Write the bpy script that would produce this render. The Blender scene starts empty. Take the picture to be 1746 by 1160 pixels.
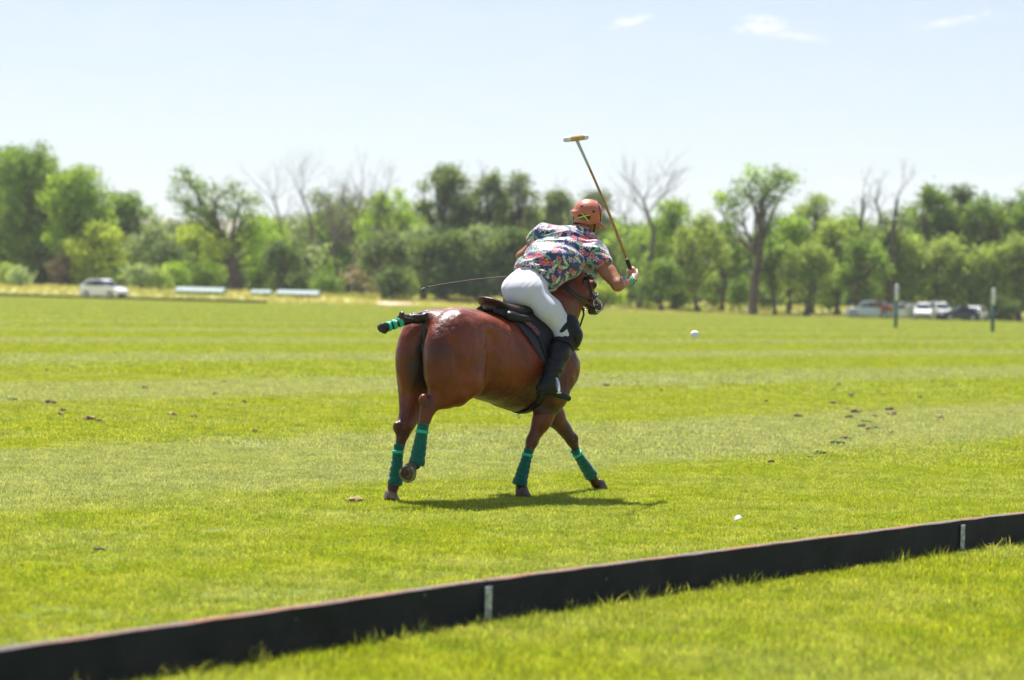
import bpy, math, random, os
import numpy as np
from mathutils import Vector, Matrix, noise as mnoise

S = bpy.context.scene
COL = S.collection
R_ = math.radians
QUICK = globals().get('QUICK', False)

# ------------------------------------------------------------------ camera
cam_d = bpy.data.cameras.new('camera'); cam = bpy.data.objects.new('camera', cam_d); COL.objects.link(cam)
S.camera = cam
FPX, HC, PITCH, ROLL = 4122.0, 1.6, R_(1.11), R_(1.6)
cam_d.sensor_width = 36; cam_d.lens = FPX/1746*36
cam_d.clip_start = .5; cam_d.clip_end = 20000
cam.location = (0, 0, HC)
cam.rotation_euler = (Matrix.Rotation(math.pi/2-PITCH, 3, 'X') @ Matrix.Rotation(ROLL, 3, 'Z')).to_euler()
cam_d.dof.use_dof = True; cam_d.dof.focus_distance = 19.2; cam_d.dof.aperture_fstop = 1.9

# ------------------------------------------------------------------ sky, sun, exposure
SUN_EL, SUN_AZ = R_(66), R_(-18)            # azimuth from +Y towards +X
W = bpy.data.worlds.new('World'); S.world = W; W.use_nodes = True
def build_world():
    nt = W.node_tree; nt.nodes.clear(); N = nt.nodes.new; K = nt.links.new
    out = N('ShaderNodeOutputWorld'); bg = N('ShaderNodeBackground')
    sky = N('ShaderNodeTexSky'); sky.sky_type = 'NISHITA'; sky.sun_disc = False
    sky.sun_elevation = SUN_EL; sky.sun_rotation = SUN_AZ
    sky.altitude = 1500; sky.air_density = 1.0; sky.dust_density = .9; sky.ozone_density = 1.0
    bg.inputs['Strength'].default_value = 0.062
    # thin high cloud veil plus a few small wisps, laid out by direction
    tc = N('ShaderNodeTexCoord'); sep = N('ShaderNodeSeparateXYZ'); K(tc.outputs['Generated'], sep.inputs[0])
    def M(op, a, b=None, c=None):
        m = N('ShaderNodeMath'); m.operation = op
        for i, v in enumerate((a, b, c)):
            if v is None: continue
            if isinstance(v, (int, float)): m.inputs[i].default_value = v
            else: K(v, m.inputs[i])
        return m.outputs[0]
    az = M('ARCTAN2', sep.outputs[0], sep.outputs[1]); el = M('ARCSINE', sep.outputs[2])
    cmb = N('ShaderNodeCombineXYZ'); K(M('MULTIPLY', az, 1.0), cmb.inputs[0]); K(M('MULTIPLY', el, 3.2), cmb.inputs[1])
    n1 = N('ShaderNodeTexNoise'); n1.inputs['Scale'].default_value = 26; n1.inputs['Detail'].default_value = 7
    n1.inputs['Roughness'].default_value = .62; K(cmb.outputs[0], n1.inputs['Vector'])
    n2 = N('ShaderNodeTexNoise'); n2.inputs['Scale'].default_value = 120; n2.inputs['Detail'].default_value = 5
    n2.inputs['Roughness'].default_value = .6; K(cmb.outputs[0], n2.inputs['Vector'])
    # wisps: (azimuth, elevation, half width, half height, tilt) in radians
    tot = None
    for a0, e0, wa, we, tl, st in [(.1000, .1122, .013, .0042, .0, 1.), (.0447, .1132, .0105, .0022, .22, 1.), (.1765, .1148, .016, .0018, .2, .7), (.112, .1085, .018, .0022, -.12, .5),
                                   (.17, .048, .05, .006, .02, .35), (.14, .062, .04, .003, .0, .12), (.06, .045, .06, .005, .0, .12), (-.5, .2, .1, .02, .1, .8), (.5, .25, .12, .03, .1, .8), (.9, .3, .2, .04, 0, .8), (-1.2, .3, .2, .04, 0, .8), (2.5, .4, .3, .05, 0, .8)]:
        da = M('SUBTRACT', az, a0); de = M('SUBTRACT', el, e0)
        de = M('SUBTRACT', de, M('MULTIPLY', da, tl))
        q = M('ADD', M('POWER', M('ABSOLUTE', M('DIVIDE', da, wa)), 2.), M('POWER', M('ABSOLUTE', M('DIVIDE', de, we)), 2.))
        q = M('ADD', q, M('MULTIPLY', M('SUBTRACT', n2.outputs['Fac'], .5), 5.0))
        m = M('MULTIPLY', M('MAXIMUM', M('SUBTRACT', 1.0, q), 0.0), st)
        tot = m if tot is None else M('MAXIMUM', tot, m)
    veil = M('MULTIPLY', M('MAXIMUM', M('SUBTRACT', n1.outputs['Fac'], .45), 0.0), .55)
    lowv = M('MULTIPLY', M('MAXIMUM', M('SUBTRACT', 1.0, M('DIVIDE', M('ABSOLUTE', el), .35)), 0.0), .50)
    fac = M('MINIMUM', M('ADD', M('ADD', veil, .12), lowv), 0.95)
    mix = N('ShaderNodeMixRGB'); K(fac, mix.inputs[0]); K(sky.outputs[0], mix.inputs[1]); mix.inputs[2].default_value = CLOUD
    mix2 = N('ShaderNodeMixRGB'); K(M('MINIMUM', M('MULTIPLY', tot, .5), .9), mix2.inputs[0]); K(mix.outputs[0], mix2.inputs[1]); mix2.inputs[2].default_value = (9.2, 9.2, 9.1, 1)
    K(mix2.outputs[0], bg.inputs['Color']); K(bg.outputs[0], out.inputs[0])
CLOUD = (6.9, 7.1, 7.3, 1)
build_world()
sun_d = bpy.data.lights.new('sun', 'SUN'); sun = bpy.data.objects.new('sun', sun_d); COL.objects.link(sun)
sun_d.energy = 5.0; sun_d.angle = R_(.53); sun_d.color = (1, .965, .91)
sdir = Vector((math.sin(SUN_AZ)*math.cos(SUN_EL), math.cos(SUN_AZ)*math.cos(SUN_EL), math.sin(SUN_EL)))
sun.rotation_euler = sdir.to_track_quat('Z', 'Y').to_euler()
S.view_settings.view_transform = 'Standard'; S.view_settings.look = 'None'
S.view_settings.exposure = 1.07; S.view_settings.gamma = 1.0; S.view_settings.use_curve_mapping = False
S.render.engine = 'CYCLES'
S.cycles.max_bounces = 6; S.cycles.transparent_max_bounces = 8; S.cycles.use_denoising = True

# ------------------------------------------------------------------ where things stand
CR = np.array(cam.rotation_euler.to_matrix()); CC = np.array([0, 0, HC])
def ray(px, py): return CR @ np.array([(px-873)/FPX, -(py-580)/FPX, -1.0])
def gnd(px, py, z=0.0):
    d = ray(px, py); p = CC + d*((z-HC)/d[2]); return p
def at_depth(px, D, z=0.0):
    """point on the ground at a distance D that stands on the sight line's column"""
    d = ray(px, 500); return np.array([d[0]/d[1]*D, D, z])
def ztop(px, py, D):
    d = ray(px, py); return HC + d[2]/d[1]*D
TH = R_(45); HU = np.array([math.cos(TH), math.sin(TH), 0]); HL = np.array([-math.sin(TH), math.cos(TH), 0])
HO = np.array([-.83, 18.12, 0])
def P(px, py, y=0.0):
    """horse-frame point (x forward, y left, z up) on the lengthwise plane y"""
    d = ray(px, py); t = (y-(CC-HO)@HL)/(d@HL); q = CC+d*t-HO
    return np.array([q@HU, y, q[2]])
HORSE_M = Matrix.Translation(Vector(HO)) @ Matrix.Rotation(TH, 4, 'Z')

# ------------------------------------------------------------------ object helpers
def link(o, parent=None):
    COL.objects.link(o)
    if parent is not None: o.parent = parent
    return o
def tag(o, label=None, cat=None, group=None, kind=None):
    if label: o['label'] = label
    if cat: o['category'] = cat
    if group: o['group'] = group
    if kind: o['kind'] = kind
    return o
def empty(name, label, cat, loc=(0, 0, 0), rz=0.0, group=None):
    o = bpy.data.objects.new(name, None); o.empty_display_size = .1
    o.location = loc; o.rotation_euler = (0, 0, rz)
    link(o); return tag(o, label, cat, group)
def mesh(name, V, F, mats=None, smooth=False, mi=None, colors=None):
    me = bpy.data.meshes.new(name)
    V = np.asarray(V, dtype=np.float32)
    if isinstance(F, np.ndarray):
        n, k = F.shape
        me.vertices.add(len(V)); me.vertices.foreach_set('co', V.ravel())
        me.loops.add(n*k); me.loops.foreach_set('vertex_index', F.astype(np.int32).ravel())
        me.polygons.add(n); me.polygons.foreach_set('loop_start', np.arange(0, n*k, k, dtype=np.int32))
        me.polygons.foreach_set('loop_total', np.full(n, k, dtype=np.int32))
        me.update(calc_edges=True)
    else:
        me.from_pydata(V.tolist(), [], F); me.update()
    if mats is not None:
        for m in (mats if isinstance(mats, (list, tuple)) else [mats]): me.materials.append(m)
    if mi is not None: me.polygons.foreach_set('material_index', np.asarray(mi, dtype=np.int32))
    if smooth: me.polygons.foreach_set('use_smooth', np.ones(len(me.polygons), dtype=bool))
    if colors is not None:
        ca = me.color_attributes.new('Col', 'FLOAT_COLOR', 'POINT')
        c = np.ones((len(V), 4), dtype=np.float32); c[:, :3] = colors; ca.data.foreach_set('color', c.ravel())
    return me
def obj(name, me, parent=None, kind=None):
    o = bpy.data.objects.new(name, me); link(o, parent)
    if kind: o['kind'] = kind
    return o
def dup(root, loc=None, rz=None, label=None, group=None, scale=None):
    r = root.copy(); COL.objects.link(r)
    if loc is not None: r.location = loc
    if rz is not None: r.rotation_euler = (0, 0, rz)
    if scale is not None: r.scale = scale
    if label: r['label'] = label
    if group: r['group'] = group
    for ch in root.children:
        c = ch.copy(); COL.objects.link(c); c.parent = r
        for g in ch.children:
            d = g.copy(); COL.objects.link(d); d.parent = c
    return r
class MB:
    """small mesh collector"""
    def __init__(s): s.V = []; s.F = []; s.M = []
    def add(s, V, F, m=0):
        b = len(s.V); s.V += [tuple(map(float, v)) for v in V]; s.F += [tuple(i+b for i in f) for f in F]; s.M += [m]*len(F); return s
    def box(s, c, d, rz=0.0, m=0, R=None):
        c = np.array(c, float); d = np.array(d, float)/2
        q = np.array([[x, y, z] for x in (-1, 1) for y in (-1, 1) for z in (-1, 1)])*d
        if R is None: ca, sa = math.cos(rz), math.sin(rz); R = np.array([[ca, -sa, 0], [sa, ca, 0], [0, 0, 1]])
        return s.add(q@np.array(R).T+c, [(0, 1, 3, 2), (4, 6, 7, 5), (0, 4, 5, 1), (2, 3, 7, 6), (0, 2, 6, 4), (1, 5, 7, 3)], m)
    def tube(s, pts, rad, n=8, m=0, flat=None, up=(0, 0, 1), cap=True):
        pts = [np.array(p, float) for p in pts]; k = len(pts)
        rad = [rad]*k if isinstance(rad, (int, float)) else list(rad)
        V = []; pu = None
        for i, p in enumerate(pts):
            t = pts[min(i+1, k-1)]-pts[max(i-1, 0)]; t = t/(np.linalg.norm(t)+1e-9)
            u = np.array(up, float) if pu is None else pu
            u = u-t*(u@t)
            if np.linalg.norm(u) < 1e-4: u = np.array([1., .01, 0])-t*t[0]
            u = u/np.linalg.norm(u); pu = u; w = np.cross(t, u)
            fl = 1.0 if flat is None else flat
            for j in range(n):
                a = 2*math.pi*j/n; V.append(p+u*math.cos(a)*rad[i]*fl+w*math.sin(a)*rad[i])
        F = [(i*n+j, i*n+(j+1) % n, (i+1)*n+(j+1) % n, (i+1)*n+j) for i in range(k-1) for j in range(n)]
        if cap: F += [tuple(range(n))[::-1], tuple((k-1)*n+j for j in range(n))]
        return s.add(V, F, m)
    def prism(s, poly, a, b, m=0):
        """poly in a plane given as 3-D points; a,b offsets along its two ends"""
        n = len(poly); a = np.array(a, float); b = np.array(b, float)
        V = [np.array(p, float)+a for p in poly]+[np.array(p, float)+b for p in poly]
        F = [tuple(range(n))[::-1], tuple(range(n, 2*n))]+[(i, (i+1) % n, n+(i+1) % n, n+i) for i in range(n)]
        return s.add(V, F, m)
    def build(s, name, mats, parent=None, smooth=False, kind=None):
        return obj(name, mesh(name, s.V, s.F, mats, smooth, s.M), parent, kind)
def bevel(o, w=.01, seg=2):
    m = o.modifiers.new('bevel', 'BEVEL'); m.width = w; m.segments = seg; m.limit_method = 'ANGLE'; m.angle_limit = R_(35); return o

# ------------------------------------------------------------------ materials
def mat(name, base=(.5, .5, .5), rough=.6, metal=0.0, spec=.5, var=0.0, vscale=8.0, bump=0.0, bscale=40.0, col_attr=False,
        coat=0.0, sheen=0.0, transl=None, coords='Object', vcol2=None, sss=0.0):
    m = bpy.data.materials.new(name); m.use_nodes = True
    nt = m.node_tree; N = nt.nodes.new; K = nt.links.new; b = nt.nodes['Principled BSDF']
    b.inputs['Base Color'].default_value = (*base, 1); b.inputs['Roughness'].default_value = rough
    b.inputs['Metallic'].default_value = metal; b.inputs['Specular IOR Level'].default_value = spec
    b.inputs['Coat Weight'].default_value = coat; b.inputs['Sheen Weight'].default_value = sheen
    tc = N('ShaderNodeTexCoord'); src = None
    if col_attr:
        a = N('ShaderNodeAttribute'); a.attribute_name = 'Col'; src = a.outputs['Color']
    if var > 0:
        n = N('ShaderNodeTexNoise'); n.inputs['Scale'].default_value = vscale; n.inputs['Detail'].default_value = 5
        K(tc.outputs[coords], n.inputs['Vector'])
        if vcol2 is not None:
            r = N('ShaderNodeValToRGB'); r.color_ramp.elements[0].position = .5-var/2; r.color_ramp.elements[1].position = .5+var/2
            r.color_ramp.elements[0].color = (*base, 1); r.color_ramp.elements[1].color = (*vcol2, 1)
            K(n.outputs['Fac'], r.inputs[0]); src = r.outputs[0]
        else:
            mr = N('ShaderNodeMapRange'); mr.inputs['From Min'].default_value = .3; mr.inputs['From Max'].default_value = .7
            mr.inputs['To Min'].default_value = 1-var; mr.inputs['To Max'].default_value = 1+var; K(n.outputs['Fac'], mr.inputs[0])
            mx = N('ShaderNodeVectorMath'); mx.operation = 'SCALE'
            if src is not None: K(src, mx.inputs[0])
            else: mx.inputs[0].default_value = base
            K(mr.outputs[0], mx.inputs['Scale']); src = mx.outputs[0]
    if src is not None: K(src, b.inputs['Base Color'])
    if bump > 0:
        n = N('ShaderNodeTexNoise'); n.inputs['Scale'].default_value = bscale; n.inputs['Detail'].default_value = 4
        K(tc.outputs[coords], n.inputs['Vector']); bm = N('ShaderNodeBump'); bm.inputs['Strength'].default_value = bump
        bm.inputs['Distance'].default_value = .02; K(n.outputs['Fac'], bm.inputs['Height']); K(bm.outputs[0], b.inputs['Normal'])
    if transl is not None:
        t = N('ShaderNodeBsdfTranslucent'); mx = N('ShaderNodeMixShader'); mx.inputs[0].default_value = transl[0]
        if src is not None:
            g = N('ShaderNodeVectorMath'); g.operation = 'MULTIPLY'; K(src, g.inputs[0]); g.inputs[1].default_value = transl[1]; K(g.outputs[0], t.inputs['Color'])
        else: t.inputs['Color'].default_value = tuple(base[i]*transl[1][i] for i in range(3))+(1,)
        K(b.outputs[0], mx.inputs[1]); K(t.outputs[0], mx.inputs[2])
        K(mx.outputs[0], nt.nodes['Material Output'].inputs['Surface'])
    return m

# ------------------------------------------------------------------ organic shapes: smooth blended solids meshed with surface nets
class Solid:
    def __init__(s, lo, hi, h):
        s.h = h; s.lo = np.array(lo, float); s.n = np.ceil((np.array(hi)-s.lo)/h).astype(int)+1
        s.D = np.full(s.n, 9.0, dtype=np.float32)
    def _sub(s, lo, hi):
        a = np.clip(np.floor((lo-s.lo)/s.h).astype(int), 0, s.n); b = np.clip(np.ceil((hi-s.lo)/s.h).astype(int)+1, 0, s.n)
        sl = tuple(slice(a[i], b[i]) for i in range(3))
        g = np.meshgrid(*[s.lo[i]+s.h*np.arange(a[i], b[i]) for i in range(3)], indexing='ij')
        return sl, g
    def put(s, fn, lo, hi, k=.03, op='u'):
        pad = k+s.h*3; lo = np.asarray(lo)-pad; hi = np.asarray(hi)+pad
        sl, (X, Y, Z) = s._sub(lo, hi)
        if X.size == 0: return
        d = fn(X, Y, Z).astype(np.float32); o = s.D[sl]
        if op == 'u':
            hh = np.maximum(k-np.abs(o-d), 0)/k; s.D[sl] = np.minimum(o, d)-hh*hh*k*.25
        else:
            d = -d; hh = np.maximum(k-np.abs(o-d), 0)/k; s.D[sl] = np.maximum(o, d)+hh*hh*k*.25
    def ell(s, c, r, k=.03, R=None, op='u'):
        c = np.array(c, float); r = np.array(r, float); m = r.max()
        def f(X, Y, Z):
            x, y, z = X-c[0], Y-c[1], Z-c[2]
            if R is not None:
                x, y, z = (R[0][i]*x+R[1][i]*y+R[2][i]*z for i in range(3)) if False else (R[0][0]*x+R[0][1]*y+R[0][2]*z, R[1][0]*x+R[1][1]*y+R[1][2]*z, R[2][0]*x+R[2][1]*y+R[2][2]*z)
            k0 = np.sqrt((x/r[0])**2+(y/r[1])**2+(z/r[2])**2); k1 = np.sqrt((x/r[0]**2)**2+(y/r[1]**2)**2+(z/r[2]**2)**2)
            return k0*(k0-1)/np.maximum(k1, 1e-6)
        s.put(f, c-m, c+m, k, op)
    def cone(s, a, b, ra, rb, k=.03, w=None, fl=1.0, op='u'):
        """tapered rod a-b; w = flattening axis, fl = size along it relative to the rest"""
        a = np.array(a, float); b = np.array(b, float); ab = b-a; L2 = ab@ab+1e-9; m = max(ra, rb)*max(1, fl)
        if w is not None: w = np.array(w, float)/np.linalg.norm(w)
        def f(X, Y, Z):
            x, y, z = X-a[0], Y-a[1], Z-a[2]
            t = np.clip((x*ab[0]+y*ab[1]+z*ab[2])/L2, 0, 1)
            x = x-ab[0]*t; y = y-ab[1]*t; z = z-ab[2]*t; q = x*x+y*y+z*z
            if w is not None:
                dw = x*w[0]+y*w[1]+z*w[2]; q = np.maximum(q-dw*dw, 0)+(dw/fl)**2
            return (np.sqrt(q)-(ra+(rb-ra)*t))*min(1.0, fl)
        s.put(f, np.minimum(a, b)-m, np.maximum(a, b)+m, k, op)
    def chain(s, pts, rs, k=.03, w=None, fl=1.0):
        for i in range(len(pts)-1): s.cone(pts[i], pts[i+1], rs[i], rs[i+1], k, w, fl)
    def loft(s, st, k=.03, pw=2.0):
        """barrel along x: stations (x, ztop, zbot, halfwidth)"""
        st = np.array(st); xs = np.linspace(st[0, 0], st[-1, 0], 200)
        def sp(j):
            x = st[:, 0]; y = st[:, j]; n = len(x); m = np.gradient(y, x); i = np.clip(np.searchsorted(x, xs)-1, 0, n-2)
            hh = x[i+1]-x[i]; t = (xs-x[i])/hh
            return (2*t**3-3*t**2+1)*y[i]+(t**3-2*t**2+t)*hh*m[i]+(-2*t**3+3*t**2)*y[i+1]+(t**3-t**2)*hh*m[i+1]
        zt, zb, ry = sp(1), sp(2), sp(3)
        def f(X, Y, Z):
            Xc = np.clip(X, xs[0], xs[-1]); a = np.interp(Xc, xs, zt); b = np.interp(Xc, xs, zb); r = np.interp(Xc, xs, ry)
            zc = (a+b)/2; rz = (a-b)/2; e = ((np.abs(Y)/r)**pw+(np.abs(Z-zc)/rz)**pw)**(1/pw)
            d = (e-1)*np.minimum(r, rz); dx = np.abs(X-Xc)
            return np.where(dx > 0, np.sqrt(np.maximum(d, 0)**2+dx**2)+np.minimum(d, 0)*.2, d)
        s.put(f, (xs[0], -ry.max(), zb.min()), (xs[-1], ry.max(), zt.max()), k)
    def mesh(s, smooth=3):
        D = s.D; n = np.array(D.shape); ins = D < 0
        c = np.zeros(n-1, dtype=np.int8)
        for i in (0, 1):
            for j in (0, 1):
                for k in (0, 1): c += ins[i:n[0]-1+i, j:n[1]-1+j, k:n[2]-1+k]
        act = (c > 0) & (c < 8); idx = np.full(act.shape, -1, dtype=np.int64); I = np.argwhere(act); idx[act] = np.arange(len(I))
        corner = {}
        for i in (0, 1):
            for j in (0, 1):
                for k in (0, 1): corner[(i, j, k)] = D[I[:, 0]+i, I[:, 1]+j, I[:, 2]+k]
        acc = np.zeros((len(I), 3)); cnt = np.zeros(len(I))
        for a in corner:
            for ax in range(3):
                if a[ax] == 0:
                    b = list(a); b[ax] = 1; b = tuple(b); da, db = corner[a], corner[b]
                    m = (da < 0) != (db < 0); t = np.where(m, da/np.where(da == db, 1, da-db), 0)
                    p = np.array(a, float)[None, :].repeat(len(I), 0); p[:, ax] += t; acc[m] += p[m]; cnt[m] += 1
        V = s.lo+(I+acc/cnt[:, None])*s.h
        Fs = []
        for ax in range(3):
            o = [0, 1, 2]; o.remove(ax); u, v = o
            sl0 = [slice(None)]*3; sl1 = [slice(None)]*3; sl0[ax] = slice(0, -1); sl1[ax] = slice(1, None)
            a = ins[tuple(sl0)]; b = ins[tuple(sl1)]; E = np.argwhere(a != b)
            E = E[(E[:, u] > 0) & (E[:, v] > 0) & (E[:, u] < n[u]-1) & (E[:, v] < n[v]-1)]
            fl = a[tuple(E.T)]
            def ix(du, dv):
                q = E.copy(); q[:, u] -= du; q[:, v] -= dv; return idx[tuple(q.T)]
            q = np.stack([ix(1, 1), ix(0, 1), ix(0, 0), ix(1, 0)], 1)
            if ax == 1: fl = ~fl
            q = np.where(fl[:, None], q, q[:, ::-1]); Fs.append(q)
        F = np.concatenate(Fs)
        for _ in range(smooth): V = relax(V, F)
        return V, F
def relax(V, F, w=.5):
    e = np.concatenate([F[:, [i, (i+1) % 4]] for i in range(4)]); e = np.concatenate([e, e[:, ::-1]]); n = len(V)
    c = np.bincount(e[:, 0], minlength=n).astype(float); c[c == 0] = 1
    A = np.stack([np.bincount(e[:, 0], weights=V[e[:, 1], i], minlength=n) for i in range(3)], 1)/c[:, None]
    return V*(1-w)+A*w
def vnormals(V, F):
    fn = np.cross(V[F[:, 2]]-V[F[:, 0]], V[F[:, 3]]-V[F[:, 1]]); n = np.zeros_like(V)
    for i in range(4):
        for j in range(3): n[:, j] += np.bincount(F[:, i], weights=fn[:, j], minlength=len(V))
    return n/(np.linalg.norm(n, axis=1)[:, None]+1e-12)
def snoise(Q, s, seed=0):
    """cheap smooth 3-D value noise, vectorised"""
    q = Q*s+seed*17.3; i = np.floor(q).astype(int); f = q-i; f = f*f*(3-2*f); out = 0
    for a in (0, 1):
        for b in (0, 1):
            for c in (0, 1):
                hsh = np.sin((i[:, 0]+a)*127.1+(i[:, 1]+b)*311.7+(i[:, 2]+c)*74.7)*43758.5453; hsh = hsh-np.floor(hsh)
                wt = (f[:, 0] if a else 1-f[:, 0])*(f[:, 1] if b else 1-f[:, 1])*(f[:, 2] if c else 1-f[:, 2]); out = out+hsh*wt
    return out
def mixc(a, b, t):
    t = np.clip(t, 0, 1)[:, None]; return np.asarray(a)*(1-t)+np.asarray(b)*t
def sstep(a, b, x): t = np.clip((x-a)/(b-a), 0, 1); return t*t*(3-2*t)
A = lambda *v: np.array(v, float)
# ------------------------------------------------------------------ the horse
BASE = {}
def hthing(name, label, cat, base, group=None):
    w = HORSE_M @ Vector(base); r = empty(name, label, cat, w, TH, group); BASE[r.name] = np.array(base, float); return r
def root_base(r):
    while r.parent is not None: r = r.parent
    return BASE[r.name]
def hmesh(name, V, F, mats, root, smooth=True, colors=None, mi=None, kind=None):
    return obj(name, mesh(name, np.asarray(V, float)-root_base(root), F, mats, smooth, mi, colors), root, kind)
def hmb(mb, name, mats, root, smooth=True, kind=None):
    return hmesh(name, mb.V, mb.F, mats, root, smooth, mi=mb.M, kind=kind)

M_coat = mat('chestnut_coat', rough=.42, spec=.32, col_attr=True, var=.14, vscale=3, coat=.42, sheen=.0, bump=.16, bscale=55)
M_coat.node_tree.nodes['Principled BSDF'].inputs['Coat Roughness'].default_value = .47
def coat_relief():
    nt = M_coat.node_tree; N = nt.nodes.new; K = nt.links.new; b = nt.nodes['Principled BSDF']; old = b.inputs['Normal'].links[0].from_socket
    tc = N('ShaderNodeTexCoord'); n = N('ShaderNodeTexNoise'); n.inputs['Scale'].default_value = 11; n.inputs['Detail'].default_value = 5; n.inputs['Roughness'].default_value = .55; K(tc.outputs['Object'], n.inputs['Vector'])
    bm = N('ShaderNodeBump'); bm.inputs['Strength'].default_value = .42; bm.inputs['Distance'].default_value = .035; K(n.outputs['Fac'], bm.inputs['Height']); K(old, bm.inputs['Normal']); K(bm.outputs[0], b.inputs['Normal']); K(bm.outputs[0], b.inputs['Coat Normal'])
    n2 = N('ShaderNodeTexNoise'); n2.inputs['Scale'].default_value = 5; n2.inputs['Detail'].default_value = 6; K(tc.outputs['Object'], n2.inputs['Vector'])
    r = N('ShaderNodeMapRange'); r.inputs['From Min'].default_value = .35; r.inputs['From Max'].default_value = .65; r.inputs['To Min'].default_value = .28; r.inputs['To Max'].default_value = .55; K(n2.outputs['Fac'], r.inputs[0]); K(r.outputs[0], b.inputs['Roughness'])
coat_relief()
M_wrap = mat('green_bandage', (.004, .12, .085), rough=.85, spec=.25, sheen=.35, var=.25, vscale=60, bump=.25, bscale=250)
M_tape = mat('mint_tape', (.02, .50, .32), rough=.6, var=.08, vscale=80)
M_hoof = mat('hoof_horn', (.10, .075, .055), rough=.55, var=.35, vscale=25, bump=.2)
M_pale_hoof = mat('pale_hoof_horn', (.21, .15, .10), rough=.55, var=.3, vscale=25, bump=.2)
M_sole = mat('hoof_sole', (.075, .055, .03), rough=.8, var=.5, vscale=40, bump=.4)
M_shoe = mat('steel_shoe', (.22, .20, .17), rough=.42, metal=.9, var=.5, vscale=40)
M_blk = mat('black_leather', (.007, .007, .009), rough=.42, spec=.38, var=.3, vscale=20, bump=.1, bscale=120)
M_brn = mat('dark_brown_leather', (.035, .018, .011), rough=.36, spec=.5, var=.3, vscale=20, bump=.1, bscale=120)
M_steel = mat('steel', (.62, .62, .62), rough=.22, metal=1.0)
M_hair = mat('black_hair', (.012, .009, .008), rough=.5, var=.4, vscale=90, bump=.5, bscale=220)

COAT, LITE, DARK, BLK = A(.098, .0125, .0032), A(.24, .039, .0068), A(.018, .0036, .002), A(.008, .006, .006)
LEGS = dict(
 LH=dict(hip=(.45, .15, 1.16), sti=(.42, .19, .90), hock=P(686, 738, .13), fet=P(671, 829, .12), hoof=P(667, 852, .12), can=P(681, 765, .13)),
 RH=dict(hip=(.50, -.15, 1.14), sti=(.505, -.185, .935), hock=P(731, 695, -.14), fet=P(709, 791, -.13), hoof=P(693, 806, -.13), can=P(724, 716, -.14)),
 RF=dict(hip=(1.60, -.16, 1.02), sti=(1.47, -.17, .80), hock=P(908, 752, -.13), fet=P(887, 822, -.11), hoof=P(892, 842, -.11), can=P(903, 765, -.13)),
 LF=dict(hip=(1.66, .15, 1.02), sti=(1.68, .14, .80), hock=P(975, 750, .12), fet=P(1008, 810, .11), hoof=P(1020, 828, .11), can=P(980, 763, .12)))
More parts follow.
